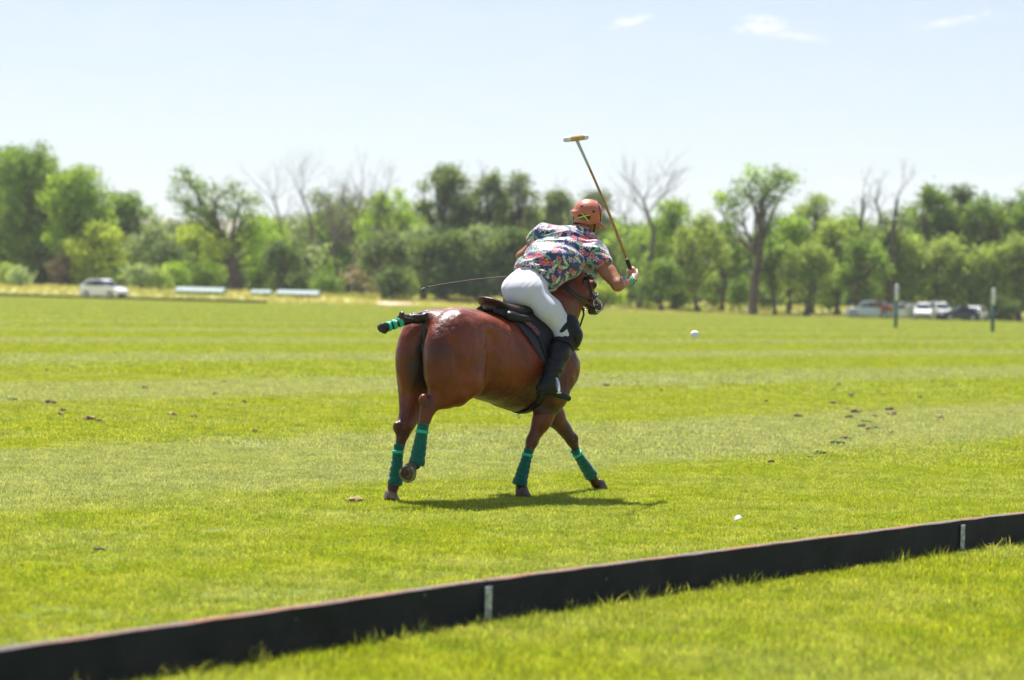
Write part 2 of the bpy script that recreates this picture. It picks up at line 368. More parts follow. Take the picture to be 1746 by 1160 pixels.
def build_horse():
    s = Solid((-.1, -.42, .0), (2.42, .42, 2.0), .0115)
    s.loft([(.50, 1.44, .86, .22), (.70, 1.455, .80, .27), (.90, 1.44, .755, .295), (1.10, 1.45, .70, .30), (1.25, 1.48, .675, .29), (1.40, 1.50, .68, .265), (1.52, 1.48, .72, .235), (1.63, 1.40, .82, .19)], .05, 2.1)
    # hindquarters
    for sd in (1, -1):
        s.ell((.455, .14*sd, 1.165), (.315, .172, .30), .022)
        s.ell((.345, .152*sd, 1.05), (.225, .142, .31), .035)
        s.ell((.68, .19*sd, 1.34), (.11, .07, .07), .12)            # point of hip
    s.ell((.56, 0, 1.30), (.30, .15, .17), .09)
    s.cone((.29, 0, 1.39), (.46, 0, 1.36), .055, .08, .06)              # tail head
    # deep cleft between the buttocks
    s.ell((.115, 0, 1.08), (.085, .014, .30), .05, op='d')
    for sd in (1, -1):
        s.cone((.66, .31*sd, 1.26), (.705, .305*sd, .92), .026, .046, .055, op='d')
        s.cone((.27, .27*sd, 1.22), (.33, .335*sd, .95), .012, .012, .05, op='d')
        s.cone((.80, .31*sd, .92), (.76, .25*sd, .80), .03, .03, .06, op='d')
    for sd in (1, -1):
        s.ell((1.50, .165*sd, 1.10), (.17, .085, .30), .06)             # shoulder
        s.ell((1.44, .17*sd, .90), (.12, .075, .15), .06)               # triceps
    s.ell((1.63, 0.05, 1.06), (.11, .15, .20), .06)                     # breast
    s.ell((1.645, -.09, 1.02), (.08, .07, .15), .04)
    s.ell((1.32, 0, 1.46), (.20, .055, .075), .08)                      # withers
    # neck and head
    nk = [(1.44, 0, 1.22), (1.60, 0, 1.39), (1.74, -.005, 1.55), (1.845, -.015, 1.67)]
    s.chain(nk, [.28, .23, .178, .125], .05, (0, 1, 0), .56)
    po, mz = A(1.895, -.02, 1.745), A(2.045, -.07, 1.485)
    hd = mz-po; hn = hd/np.linalg.norm(hd); nb = A(hn[2], 0, -hn[0]); nb = -nb/np.linalg.norm(nb)  # points to the throat side
    if nb[0] > 0: nb = -nb
    pt = lambda t, b, y=0: po+hd*t+nb*b+A(0, y, 0)
    s.cone(pt(-.02, .03), pt(.42, .035), .098, .085, .03, (0, 1, 0), .80)
    s.cone(pt(.35, .02), pt(.92, .0), .085, .058, .03, (0, 1, 0), .78)
    s.ell(pt(.34, .085, 0), (.085, .068, .095), .03)
    for sd in (1, -1):
        s.ell(pt(.32, .085, .05*sd), (.08, .028, .08), .03)               # cheek
        s.ell(pt(.30, -.045, .063*sd), (.045, .026, .034), .02)           # brow
        s.ell(pt(.33, -.035, .088*sd), (.02, .011, .02), .004)            # eyeball
        s.ell(pt(.97, -.03, .036*sd), (.036, .022, .034), .015)
        s.ell(pt(.985, -.045, .055*sd), (.016, .008, .012), .01, op='d')   # nostril
        s.cone(pt(-.06, .02, .05*sd), pt(-.22, .075, .075*sd), .036, .010, .012, (1, 0, .4), .5)   # ear laid back
    s.ell(pt(.98, .012), (.052, .045, .045), .02); s.ell(pt(.99, .052), (.035, .034, .025), .015)
    # legs
    L = LEGS
    def arr(*k): return [A(*q) for q in k]
    # far hind, driving off the ground
    l = L['LH']; s.chain([l['hip'], l['sti'], (l['sti']+l['hock']*1.3)/2.3 if False else A(.36, .165, .74), l['hock']+A(.03, 0, .06), l['hock']], [.17, .135, .098, .062, .055], .05, (0, 1, 0), .9)
    s.cone(P(702, 640, .19), P(695, 704, .15), .104, .066, .045); s.ell(P(676, 729, .13), (.034, .032, .052), .022)
    s.chain([l['hock'], l['can'], l['fet']], [.052, .034, .034], .02, (0, 1, 0), .8); s.ell(l['fet'], (.045, .036, .04), .02)
    s.cone(l['fet'], l['hoof']+A(.0, 0, .012), .033, .040, .02)
    # near hind, folded under
    l = L['RH']; s.chain([l['hip'], l['sti'], (.42, -.165, .855), (.29, -.15, .81), l['hock']+A(.02, 0, .02)], [.175, .145, .118, .088, .064], .05, (0, 1, 0), .85)
    s.ell(P(797, 656, -.20), (.065, .055, .07), .06)                    # stifle
    s.ell(P(722, 681, -.14), (.042, .036, .046), .022)
    s.ell(P(728, 700, -.14), (.060, .042, .07), .03)                   # point of hock
    s.chain([l['hock'], l['can'], l['fet']], [.062, .043, .034], .025, (0, 1, 0), .8); s.ell(l['fet'], (.042, .036, .045), .02)
    s.cone(l['fet'], l['hoof'], .034, .038, .02)
    # near fore
    l = L['RF']; s.chain([l['hip'], l['sti'], (1.385, -.155, .62), l['hock']], [.15, .115, .075, .05], .05, (0, 1, 0), .8)
    s.ell(l['hock'], (.05, .042, .058), .025); s.chain([l['hock'], l['can'], l['fet']], [.045, .034, .033], .02, (0, 1, 0), .8)
    s.ell(l['fet'], (.042, .036, .04), .02); s.cone(l['fet'], l['hoof']+A(0, 0, .01), .033, .042, .02)
    # far fore, reaching out
    l = L['LF']; s.chain([l['hip'], l['sti'], (1.82, .135, .62), l['hock']], [.14, .105, .075, .05], .05, (0, 1, 0), .8)
    s.ell(l['hock'], (.052, .042, .055), .025); s.chain([l['hock'], l['can'], l['fet']], [.045, .034, .033], .02, (0, 1, 0), .8)
    s.ell(l['fet'], (.043, .036, .04), .02); s.cone(l['fet'], l['hoof']+A(-.02, 0, .01), .033, .042, .02)
    V, F = s.mesh(3)
    N = vnormals(V, F)
    l_hk, r_hk = LEGS['LH']['hock']+A(-.03, 0, .02), P(726, 690, -.14)
    # shallow muscle lines and veins
    n1 = snoise(V*A(1, 1, 1), 9)-.5; n2 = snoise(V*A(1.6, 1, .8), 26, 3)-.5
    n3 = snoise(V*A(1, 1, .45), 14, 7)-.5; V = V+N*(n1*.014+n2*.005+n3*.006)[:, None]
    x, y, z = V.T
    c = mixc(COAT, LITE, .4*snoise(V, 3.5, 2)+.3*snoise(V, 9, 4)+.3*snoise(V, 24, 5))
    c = mixc(c, DARK, sstep(.42, .75, .6*snoise(V, 2.6, 9)+.4*snoise(V, 7, 10))*.7)
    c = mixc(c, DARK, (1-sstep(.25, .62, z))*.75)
    c = mixc(c, DARK, (1-sstep(.68, 1.0, z))*(x > .70)*(x < 1.6)*(z > .655)*(np.abs(y) < .26)*.8)  # belly shade painted into the coat, countering green bounce from the turf
    c = mixc(c, BLK, (1-sstep(.022, .055, np.abs(y)+(.02*(snoise(V, 20)-.5))))*(x < .31)*sstep(.72, .80, z)*(z < 1.42))  # cleft shade painted into the coat, along with its dark skin and hair
    c = mixc(c, BLK*1.6, (1-sstep(.06, .13, np.abs(y)))*(x < .34)*sstep(.78, .9, z)*(1-sstep(1.0, 1.30, z))*.75)  # wider, softer band of the same painted shade and dark skin
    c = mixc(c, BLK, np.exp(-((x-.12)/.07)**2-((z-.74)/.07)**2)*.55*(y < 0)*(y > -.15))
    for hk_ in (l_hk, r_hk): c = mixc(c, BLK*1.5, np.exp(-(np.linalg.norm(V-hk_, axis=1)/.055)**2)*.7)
    hv = V-po; th = (hv@hn)/np.linalg.norm(hd)
    c = mixc(c, A(.03, .02, .016), sstep(.80, .97, th)*(x > 1.9)*(z > 1.3)*.8)
    c = mixc(c, BLK, (1-sstep(.010, .024, np.abs(y)))*(x > 1.38)*(x < 1.85)*(z > 1.45)*.0)
    for sd in (1, -1): c = mixc(c, BLK, 1-sstep(.018, .026, np.linalg.norm(V-pt(.33, -.037, .090*sd), axis=1)))
    hz = hthing('horse', 'galloping chestnut polo pony seen from behind, legs in green bandages, tail tied up', 'horse', (1.1, 0, 0))
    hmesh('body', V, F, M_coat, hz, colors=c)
    # bandages with a mint tape ring
    def wrap(a, b, bulge, ra, rb, tpos, ends=0.0, yfl=.85):
        a = A(*a); b = A(*b); n = 46; pts = []; rs = []
        for i in range(n):
            t = i/(n-1); pts.append(a+(b-a)*t+A(0, 0, 0)+bulge*math.sin(math.pi*t)*A(0, 0, 0))
            r = ra+(rb-ra)*t+.004*math.sin(t*math.pi)-.003*math.sin(t*6.28)
            lay = (t*7.3) % 1.0; r += .0042*(1-lay)+.0015*random.uniform(-1, 1); rs.append(r)
            if t > .82: rs[-1] += .010*math.sin((t-.82)/.18*math.pi*.8)
        rs[0] -= .004; rs[-1] -= .004
        w = MB().tube(pts, rs, 24, flat=1.0); o = hmb(w, 'leg_bandage', M_wrap, hz)
        t0 = tpos; q = [a+(b-a)*(t0+d) for d in (-.038, -.034, 0, .034, .038)]; rr = ra+(rb-ra)*t0+.0035
        hmb(MB().tube(q, [rr-.003, rr+.0035, rr+.004, rr+.0035, rr-.003], 24), 'tape', M_tape, o)
        return o
    l = LEGS
    wrap(P(680, 757, .13), P(673, 828, .12), 0, .036, .045, .2)
    wrap(P(722, 722, -.14), P(710, 794, -.13), 0, .041, .048, .2)
    wrap(P(902, 766, -.13), P(885, 828, -.11), 0, .036, .046, .17)
    wrap(P(979, 766, .12), P(1009, 812, .11), 0, .034, .044, .17)
    # hooves: wall, steel shoe, sole
    def hoof(c, R, pale=False, sole=True, sc=1.0):
        """c = centre of ground face; R columns: toe, side, up"""
        c = A(*c); R = np.array(R, float).T; nseg = 22; V = []; 
        def ringp(r, hgt, off):
            q = []
            for j in range(nseg):
                a = 2*math.pi*j/nseg; xx = math.cos(a)*r*1.08; yy = math.sin(a)*r
                if xx < -.55*r: xx = -.55*r-(xx+.55*r)*-.45
                q.append(c+R@(A(xx+off, yy, hgt+max(0, -0*xx))*sc))
            return q
        rings = [ringp(.060, .0, .008), ringp(.061, .010, .007), ringp(.053, .04, -.006), ringp(.045, .068, -.018), ringp(.036, .074, -.02)]
        mb = MB(); V = sum(rings, []); F = [(i*nseg+j, i*nseg+(j+1) % nseg, (i+1)*nseg+(j+1) % nseg, (i+1)*nseg+j) for i in range(4) for j in range(nseg)]
        F.append(tuple(range(4*nseg, 5*nseg))); F.append(tuple(range(nseg))[::-1]); mb.add(V, F)
        ho = hmb(mb, 'hoof', M_pale_hoof if pale else M_hoof, hz)
        m2 = MB(); n2 = 20
        for j in range(n2+1):
            a = -2.35+4.7*j/n2
            for rr, hh in ((.061, 0), (.061, -.008), (.044, -.008), (.044, 0)):
                xx = math.cos(a)*rr*1.08
                if xx < -.6*rr: xx = -.6*rr
                m2.V.append(tuple(c+R@(A(xx+.008, math.sin(a)*rr, hh)*sc)))
        m2.F = [(j*4+k, j*4+(k+1) % 4, j*4+4+(k+1) % 4, j*4+4+k) for j in range(n2) for k in range(4)]+[(0, 1, 2, 3), (n2*4+3, n2*4+2, n2*4+1, n2*4)]; m2.M = [0]*len(m2.F)
        hmb(m2, 'horseshoe', M_shoe, ho, smooth=False)
        m3 = MB(); n3 = 18; base = [c+R@(A(math.cos(2*math.pi*j/n3)*.047+.006, math.sin(2*math.pi*j/n3)*.046, -.002)*sc) for j in range(n3)]
        tip = c+R@(A(.0, 0, .006)*sc); m3.V = [tuple(v) for v in base]+[tuple(tip)]; m3.F = [(j, (j+1) % n3, n3)[::-1] for j in range(n3)]; m3.M = [0]*n3
        fr = [c+R@(A(*q)*sc) for q in [(.030, 0, -.006), (-.030, .018, -.008), (-.034, 0, -.002), (-.030, -.018, -.008)]]
        m3.add(fr+[c+R@(A(0, 0, .004)*sc)], [(0, 1, 2, 3), (0, 4, 1), (1, 4, 2), (2, 4, 3), (3, 4, 0)])
        hmb(m3, 'sole', M_sole, ho, smooth=False)
    def basis(toe, up):
        toe = A(*toe); toe /= np.linalg.norm(toe); up = A(*up); up -= toe*(up@toe); up /= np.linalg.norm(up); return [toe, np.cross(up, toe), up]
    hoof(P(666, 856, .12)+A(0, 0, .012), basis((.80, -.1, -.36), (.38, .25, .9)), pale=True)
    hoof(P(694, 805, -.15), basis((.25, -.30, -.92), (.85, .40, .32)), sc=1.12)
    hoof(P(889, 847, -.11)+A(.01, 0, .004), basis((.99, .05, -.06), (.06, 0, 1)))
    hoof(P(1022, 833, .11), basis((.97, 0, -.12), (.1, 0, 1)))
    # tail: docked up, wrapped and banded
    td = [P(742, 541, .0)+A(.05, 0, -.01), P(728, 540, .01), P(708, 543, .03), P(690, 546, .05), P(672, 553, .07), P(655, 559, .09)]
    st = Solid((-.35, -.25, 1.1), (.65, .35, 1.65), .0075)
    st.chain(td[:4], [.030, .040, .040, .034], .02); st.chain(td[3:], [.034, .030, .036], .01)
    st.ell(P(685, 541, .05), (.030, .03, .036), .015); st.ell(P(652, 560, .09), (.040, .036, .040), .01)
    st.cone(P(731, 545, 0), P(717, 590, .0)+A(.035, 0, 0), .035, .022, .03); 
    st.cone(P(717, 590, .0)+A(.035, 0, 0), P(712, 660, .0)+A(.06, 0, 0), .022, .012, .03)
    Vt, Ft = st.mesh(2); Vt = Vt+vnormals(Vt, Ft)*((snoise(Vt*A(.35, 1, 1), 70)-.5)*.016+(snoise(Vt, 34, 3)-.5)*.012)[:, None]
    ct = mixc(BLK*1.3, A(.05, .02, .011), sstep(.4, .7, snoise(Vt, 28))*(Vt[:, 0] < .28)*(Vt[:, 2] > 1.37))
    tl = hmesh('tail', Vt, Ft, M_coat, hz, colors=ct)
    for (a, b) in ((P(684, 548.5, .055), P(679, 551, .06)), (P(674, 552.5, .067), P(669.5, 554.5, .073)), (P(664.5, 556, .08), P(660.5, 557.5, .084))):
        a = A(*a); b = A(*b); a2 = a-(b-a)*.12; b2 = b+(b-a)*.12
        hmb(MB().tube([a2, a, b, b2], [.030, .0385, .0385, .030], 16), 'tail_tape', M_tape, tl)
    # bridle
    br = MB()
    def strap(pts, wdt=.0115, th=.45, mb=br, side=(0, 1, 0)): mb.tube(pts, wdt, 8, flat=th, up=side)
    Y = .087
    strap([pt(-.03, .0, -Y), pt(.20, .02, -Y-.012), pt(.45, .03, -Y), pt(.72, .02, -Y+.008), pt(.84, .02, -.066)])       # cheekpiece
    strap([pt(-.03, .0, Y), pt(.20, .02, Y+.012), pt(.45, .03, Y), pt(.84, .02, .066)])
    strap([pt(-.05, -.02, -Y+.01), pt(-.07, -.06, 0), pt(-.05, -.02, Y-.01)])                                           # headpiece
    strap([pt(-.02, .03, -Y), pt(.12, -.05, -Y-.004), pt(.15, -.098, -.05), pt(.15, -.108, 0), pt(.15, -.098, .05), pt(.12, -.05, Y)], .013)   # browband
    strap([pt(-.0, .04, -Y), pt(.25, .12, -Y+.015), pt(.42, .165, -.03), pt(.42, .165, .03), pt(.25, .12, Y-.01)], .009)     # throat latch
    ring = [pt(.62+.05*math.sin(0), -.075, 0)]
    nb_ = []
    for j in range(25):
        a = 2*math.pi*j/24; nb_.append(pt(.60+.02*math.cos(a), .012-.0-.092*math.cos(a), math.sin(a)*.076))
    strap(nb_, .013, .4, side=hn)
    strap([pt(.60, .10, -.03), pt(.82, .07, -.062), pt(.84, .02, -.068)], .009)
    b_o = hmb(br, 'bridle', M_blk, hz)
    rg = MB()
    cen = pt(.80, .025, -.082)
    def ringm(c, r, tr, ax1, ax2, n=22):
        rg.tube([c+ax1*math.cos(2*math.pi*j/n)*r[0]+ax2*math.sin(2*math.pi*j/n)*r[1] for j in range(n+1)], tr, 6, cap=False)
    ringm(cen, (.040, .052), .0045, nb, hn); ringm(cen+hn*.035+nb*.028, (.016, .018), .0035, nb, hn); ringm(cen+A(0, .165, 0), (.040, .052), .0045, nb, hn)
    rg.tube([cen, cen+A(0, .165, 0)], .006, 8); ringm(cen-hn*.06+nb*.01, (.013, .018), .0035, nb, hn)
    hmb(rg, 'bit_ring', M_steel, b_o)
    # reins: a pair on each side from bit to the hand
    hand = A(1.60, .10, 1.66)
    for sd, c0 in ((-1, cen), (1, cen+A(0, .165, 0))):
        for off, e in ((0, 0), (1, .03)):
            st0 = c0+hn*(.045 if off else -.045)+nb*.005; en = hand+A(0, sd*.02, -off*.02)
            q_ = 5*off; mid1 = P(982-q_*.2, 501+q_*1.2, -.150) if sd < 0 else st0*.6+en*.4+A(0, .05, 0); mid2 = P(957-q_*.6, 480+q_*.7, -.172) if sd < 0 else st0*.3+en*.7+A(0, .08, 0)
            hmb(MB().tube([st0, mid1, mid2, mid2*.35+en*.65+A(0, sd*.04, .03), en], .0085, 8, flat=.35, up=(0, 1, 0)), 'rein', M_blk, b_o)
    # breastplate and martingale
    bp = MB()
    bp.tube([A(1.36, -.25, 1.30), A(1.52, -.262, 1.22), A(1.70, -.215, 1.17), A(1.80, -.10, 1.16), A(1.83, .04, 1.16), A(1.80, .15, 1.17), A(1.6, .24, 1.2)], .017, 8, flat=.35, up=(0, 0, 1))
    bp.tube([A(1.84, -.02, 1.16), A(1.80, -.01, .95), A(1.70, 0, .80), A(1.50, 0, .70), A(1.30, 0, .665)], .014, 8, flat=.4, up=(0, 1, 0))
    bp.tube([A(1.85, -.02, 1.17), A(1.88, -.04, 1.30), pt(.9, .13, .0), pt(.72, .11, 0)], .011, 8, flat=.4, up=(0, 1, 0))
    hmb(bp, 'breastplate', M_blk, hz)
    # saddle and its fittings
    sa = hthing('saddle', 'black leather saddle with raised cantle on the galloping chestnut pony', 'saddle', (1.1, 0, 1.45))
    ss = Solid((.72, -.36, 1.0), (1.62, .36, 1.68), .0085)
    ss.ell((.975, 0, 1.50), (.155, .150, .028), .02, R=[(math.cos(.42), 0, -math.sin(.42)), (0, 1, 0), (math.sin(.42), 0, math.cos(.42))])
    ss.cone((.86, 0, 1.535), (.86, -.001, 1.535), .01, .01, .01)
    ss.ell((1.12, 0, 1.475), (.24, .16, .045), .04); ss.ell((1.36, 0, 1.53), (.10, .10, .055), .04, R=[(math.cos(-.5), 0, -math.sin(-.5)), (0, 1, 0), (math.sin(-.5), 0, math.cos(-.5))])
    Vs, Fs = ss.mesh(2); hmesh('seat', Vs, Fs, M_brn, sa)
    sp = Solid((.78, -.36, 1.2), (1.5, .36, 1.6), .0085)
    for sd in (1, -1):
        sp.cone((.93, .10*sd, 1.455), (1.30, .13*sd, 1.475), .050, .045, .03, (0, sd*.5, .86), .8); sp.cone((.975, .165*sd, 1.42), (1.10, .20*sd, 1.395), .042, .034, .03); sp.cone((1.10, .20*sd, 1.395), (1.20, .215*sd, 1.385), .034, .018, .03)
    Vs, Fs = sp.mesh(2); hmesh('panel', Vs, Fs, M_blk, sa)
    # flaps and pad follow the barrel
    def sheet(name, outline, off, mt, parent, thick=.008, sides=(1, -1)):
        """outline: rows of (x, z) from the top down; each row left-right pairs (x0, x1, z)"""
        for sd in sides:
            V = []; F = []; n = 14
            for (x0, x1, z) in outline:
                for j in range(n+1):
                    xx = x0+(x1-x0)*j/n; yy = barrel_y(xx, z)+off+.004*math.sin(xx*60+z*31); V.append((xx, sd*yy, z))
            m = len(outline); nn = (n+1)*m
            V += [(v[0], v[1]+sd*thick, v[2]) for v in V]
            for i in range(m-1):
                for j in range(n):
                    a = i*(n+1)+j; q = (a, a+1, a+n+2, a+n+1); F += [q, tuple(k+nn for k in q)[::-1]]
            for i in range(m-1):
                for j in (0, n): a = i*(n+1)+j; F.append((a, a+n+1, a+n+1+nn, a+nn))
            for i in (0, m-1):
                for j in range(n): a = i*(n+1)+j; F.append((a, a+1, a+1+nn, a+nn))
            hmesh(name, V, F, mt, parent)
    def barrel_y(x, z):
        st = A(.9, .295, 1.44, .755), A(1.1, .30, 1.45, .70), A(1.25, .29, 1.48, .675), A(1.4, .265, 1.5, .68), A(1.55, .235, 1.48, .72)
        xs = [q[0] for q in st]; r = np.interp(x, xs, [q[1] for q in st]); t = np.interp(x, xs, [q[2] for q in st]); b = np.interp(x, xs, [q[3] for q in st])
        zc = (t+b)/2; rz = (t-b)/2; e = min(abs(z-zc)/rz, .995); return max(r*(1-e**2.1)**(1/2.1), .06)
    M_pad = mat('navy_saddle_pad', (.022, .027, .060), rough=.8, sheen=.2, var=.2, vscale=30, bump=.2, bscale=90)
    M_band = mat('patterned_pad_edge', (.34, .12, .19), rough=.85, var=.25, vscale=90, vcol2=(.03, .02, .035), bump=.2)
    sheet('saddle_pad', [(1.00, 1.48, 1.44), (1.01, 1.49, 1.38), (1.045, 1.50, 1.30), (1.095, 1.50, 1.22), (1.155, 1.49, 1.14), (1.215, 1.45, 1.08), (1.27, 1.38, 1.03)], .010, M_pad, sa)
    for sd in (1, -1):
        q = [(.985, 1.462), (1.0, 1.43), (1.03, 1.385), (1.075, 1.33), (1.12, 1.265)]
        for i in range(len(q)-1):
            pass
        n = 20; V = []; F = []
        for i in range(n+1):
            t = i/n*(len(q)-1); k = min(int(t), len(q)-2); f = t-k; cx = q[k][0]*(1-f)+q[k+1][0]*f+.050; cz = q[k][1]*(1-f)+q[k+1][1]*f+.02
            for e in (-1, 1):
                xx = cx+e*.022; zz = cz+e*.012; V.append((xx, sd*(barrel_y(xx, zz)+.046), zz))
        for i in range(n): F.append((2*i, 2*i+1, 2*i+3, 2*i+2))
        nn = len(V); V += [(v[0], v[1]+sd*.006, v[2]) for v in V]; F += [tuple(k+nn for k in f)[::-1] for f in F]
        F += [(2*i, 2*i+2, 2*i+2+nn, 2*i+nn) for i in range(n)]+[(2*i+1, 2*i+3, 2*i+3+nn, 2*i+1+nn) for i in range(n)]
        hmesh('pad_edge', V, F, M_band, sa)
    sheet('flap', [(1.12, 1.44, 1.45), (1.125, 1.47, 1.38), (1.15, 1.50, 1.30), (1.185, 1.51, 1.20), (1.22, 1.50, 1.12), (1.26, 1.44, 1.06), (1.31, 1.36, 1.03)], .030, M_blk, sa, .009)
    # girth
    gp = []
    for j in range(21):
        a = math.pi*(.02+.96*j/20); 
        zz = 1.08-.42*math.sin(a); gp.append(A(1.30, math.cos(a)*-.303, zz))
    hmb(MB().tube(gp, .045, 10, flat=.22, up=(0, 1, 0)), 'girth', M_blk, sa)
    rg2 = MB(); c = A(1.24, -.03, .650)
    rg2.tube([c+A(math.cos(2*math.pi*j/14)*.016, 0, math.sin(2*math.pi*j/14)*.016-.014) for j in range(15)], .003, 6, cap=False); hmb(rg2, 'girth_ring', M_steel, sa)
    # stirrups
    for sd, ax in ((-1, A(*P(943, 672, -.40))), (1, A(1.34, .40, .84))):
        stp = MB(); up_ = A(.035, 0, 1.0)
        pts = []
        for j in range(17):
            a = math.pi*j/16; pts.append(ax+A(.0, math.cos(a)*.062, 0)+up_*(.02+.115*math.sin(a)))
        stp.tube(pts, .0075, 8, flat=1.6, up=(1, 0, 0)); stp.box(ax+A(0, 0, .012), (.045, .135, .010), 0)
        so = hmb(stp, 'stirrup', M_steel, sa, smooth=False)
        hmb(MB().tube([ax+up_*.135, A(1.30, sd*.345, 1.06), A(1.31, sd*.315, 1.14)], .013, 8, flat=.3, up=(0, 1, 0)), 'stirrup_leather', M_blk, so)
    return hz
# ------------------------------------------------------------------ the rider
M_skin = mat('sun_tanned_skin', (.34, .145, .078), rough=.45, spec=.4, var=.14, vscale=14, bump=.08, bscale=120)
M_shirt = mat('printed_cotton', rough=.45, spec=.5, col_attr=True, sheen=.55, bump=.08, bscale=300, transl=(.12, (1, 1, 1)))
M_breech = mat('white_breeches', (.66, .65, .74), rough=.8, spec=.2, sheen=.1, var=.05, vscale=10, bump=.08, bscale=120)
M_helmet = mat('orange_helmet_shell', (.47, .145, .088), rough=.42, spec=.5, var=.06, vscale=20, bump=.03, bscale=200)
M_print = mat('flat_print', rough=.45, col_attr=True)
M_boot = mat('black_boot_leather', (.006, .007, .009), rough=.38, spec=.36, var=.3, vscale=15, bump=.12, bscale=60)
M_guard = mat('black_knee_guard', (.010, .011, .013), rough=.5, spec=.35, var=.3, vscale=25, bump=.15, bscale=80)
M_hairR = mat('dark_brown_hair', (.012, .008, .007), rough=.6, bump=.6, bscale=200)
M_cane = mat('manau_cane', (.40, .19, .095), rough=.45, var=.3, vscale=30)
M_white = mat('white_paint', (.70, .70, .82), rough=.45, var=.05)
M_malhead = mat('varnished_wood', (.50, .31, .15), rough=.4, var=.25, vscale=40)
M_grip = mat('black_rubber_grip', (.018, .018, .020), rough=.6, bump=.4, bscale=150)
M_glove = mat('orange_white_glove', (.72, .62, .54), rough=.7, var=.35, vscale=26, vcol2=(.62, .17, .05), bump=.15)
def unit(v): v = A(*v); return v/np.linalg.norm(v)
FD = unit((.80, -.60, -.17)); FL_ = unit(np.cross((0, 0, 1), FD)); FU = np.cross(FD, FL_)
HC0 = P(1003, 363, -.05)
def hl(u, v, w): return HC0+FD*u+FL_*v+FU*w
SR, SL = P(1013, 434, -.21), P(930, 404, .17)
EL_R, WR = P(1053, 485, -.48), P(1072, 479.5, -.37)
EL_L = P(890, 438, .31)
HAND_L = A(1.60, .10, 1.66)
def build_rider():
    rd = hthing('person', 'polo rider in floral shirt, white breeches and orange helmet swinging a mallet', 'person', (1.17, 0, 1.5))
    TA = unit((SR+SL)/2-A(1.235, 0, 1.635)); LA = unit(SR-SL); NB = unit(np.cross(TA, LA)); LA = np.cross(NB, TA)
    if NB[2] < 0: NB = -NB
    T = lambda t, l=0, b=0: A(1.235, -.02, 1.635)+TA*t+LA*l+NB*b
    tl = (((SR+SL)/2-A(1.235, -.02, 1.635))@TA)
    hipR, hipL, knR, knL = A(1.27, -.11, 1.60), A(1.27, .08, 1.58), P(967, 566, -.33), A(1.47, .34, 1.27)
    anR, anL = P(934, 655, -.37), A(1.26, .40, .93)
    # ---- body, one surface
    s = Solid((.95, -.75, .75), (2.3, .65, 2.45), .009)
    s.cone(T(0), T(tl*.55), .145, .125, .04, NB, .62); s.cone(T(tl*.55), T(tl*.95), .125, .135, .04, NB, .6)
    s.chain([hipR, knR], [.095, .062], .03); s.chain([hipL, knL], [.095, .062], .03)
    s.chain([knR, anR, anR+A(.10, -.02, -.08)], [.058, .038, .03], .02); s.chain([knL, anL, anL+A(.12, .02, -.06)], [.058, .038, .03], .02)
    s.cone(SL, SR, .07, .07, .04)
    s.chain([SR, SR*.4+EL_R*.6, EL_R], [.062, .063, .050], .02); s.ell(EL_R+A(-.005, -.01, -.012), (.048, .048, .046), .02)
    s.chain([EL_R, EL_R*.65+WR*.35, WR, WR+unit(WR-EL_R)*.05], [.049, .045, .031, .031], .02)
    s.chain([SL, EL_L], [.062, .046], .02); s.chain([EL_L, HAND_L], [.047, .030], .02); s.ell(HAND_L, (.045, .035, .04), .01)
    nb = T(tl*1.02, -.0); s.cone(nb, hl(-.015, 0, -.10), .068, .060, .03)
    s.ell(hl(.0, 0, 0), (.095, .076, .11), .02, R=[FD, FL_, FU]); s.ell(hl(.035, 0, -.09), (.062, .056, .075), .03, R=[FD, FL_, FU])
    s.ell(hl(.075, 0, -.135), (.028, .026, .022), .02)                                      # chin
    s.cone(hl(.098, 0, -.035), hl(.122, 0, -.068), .010, .014, .012); s.ell(hl(.108, 0, -.074), (.013, .017, .010), .008)  # nose
    s.ell(hl(.098, 0, -.100), (.012, .023, .008), .006); s.ell(hl(.096, 0, -.112), (.012, .020, .008), .006)     # lips
    for sd in (1, -1):
        s.ell(hl(.085, .032*sd, -.030), (.012, .015, .010), .006); s.ell(hl(.004, .078*sd, -.052), (.020, .009, .031), .008, R=[FD, FL_, FU])
    V, F = s.mesh(2); c = np.tile(A(1, 1, 1), (len(V), 1))
    hmesh('body', V, F, M_skin, rd)
    # ---- hair under the helmet rim
    s = Solid(HC0-.3, HC0+.3, .007)
    s.ell(hl(-.030, 0, -.045), (.085, .079, .085), .02, R=[FD, FL_, FU]); s.ell(hl(-.035, 0, -.105), (.064, .068, .045), .02)
    s.put(lambda X, Y, Z: ((X-HC0[0])*FD[0]+(Y-HC0[1])*FD[1]+(Z-HC0[2])*FD[2])*-1+.012, HC0+FD*.1-.14, HC0+FD*.1+.14, .01, 'd')
    V, F = s.mesh(1); V = V+vnormals(V, F)*((snoise(V, 120)-.5)*.006)[:, None]; hmesh('hair', V, F, M_hairR, rd)
    # ---- helmet
    rx, ry, rz = .122, .108, .112
    s = Solid(HC0-.27, HC0+.27, .0045); R3 = [FD, FL_, FU]
    s.ell(hl(0, 0, -.004), (rx, ry, rz), .01, R=R3); s.cone(hl(0, 0, -.01), hl(0, 0, -.080), .113, .106, .02, FL_, .94)
    s.ell(hl(-.085, 0, -.018), (.066, .070, .012), .022, R=R3)                             # rear lip
    Rt = [unit(FD*math.cos(.30)-FU*math.sin(.30)), FL_, unit(FU*math.cos(.30)+FD*math.sin(.30))]
    s.ell(hl(.094, 0, -.072), (.082, .088, .014), .026, R=Rt)                             # peak
    def halfspace(n, p, keep=-1):
        n = unit(n); return lambda X, Y, Z: -((X-p[0])*n[0]+(Y-p[1])*n[1]+(Z-p[2])*n[2])*keep
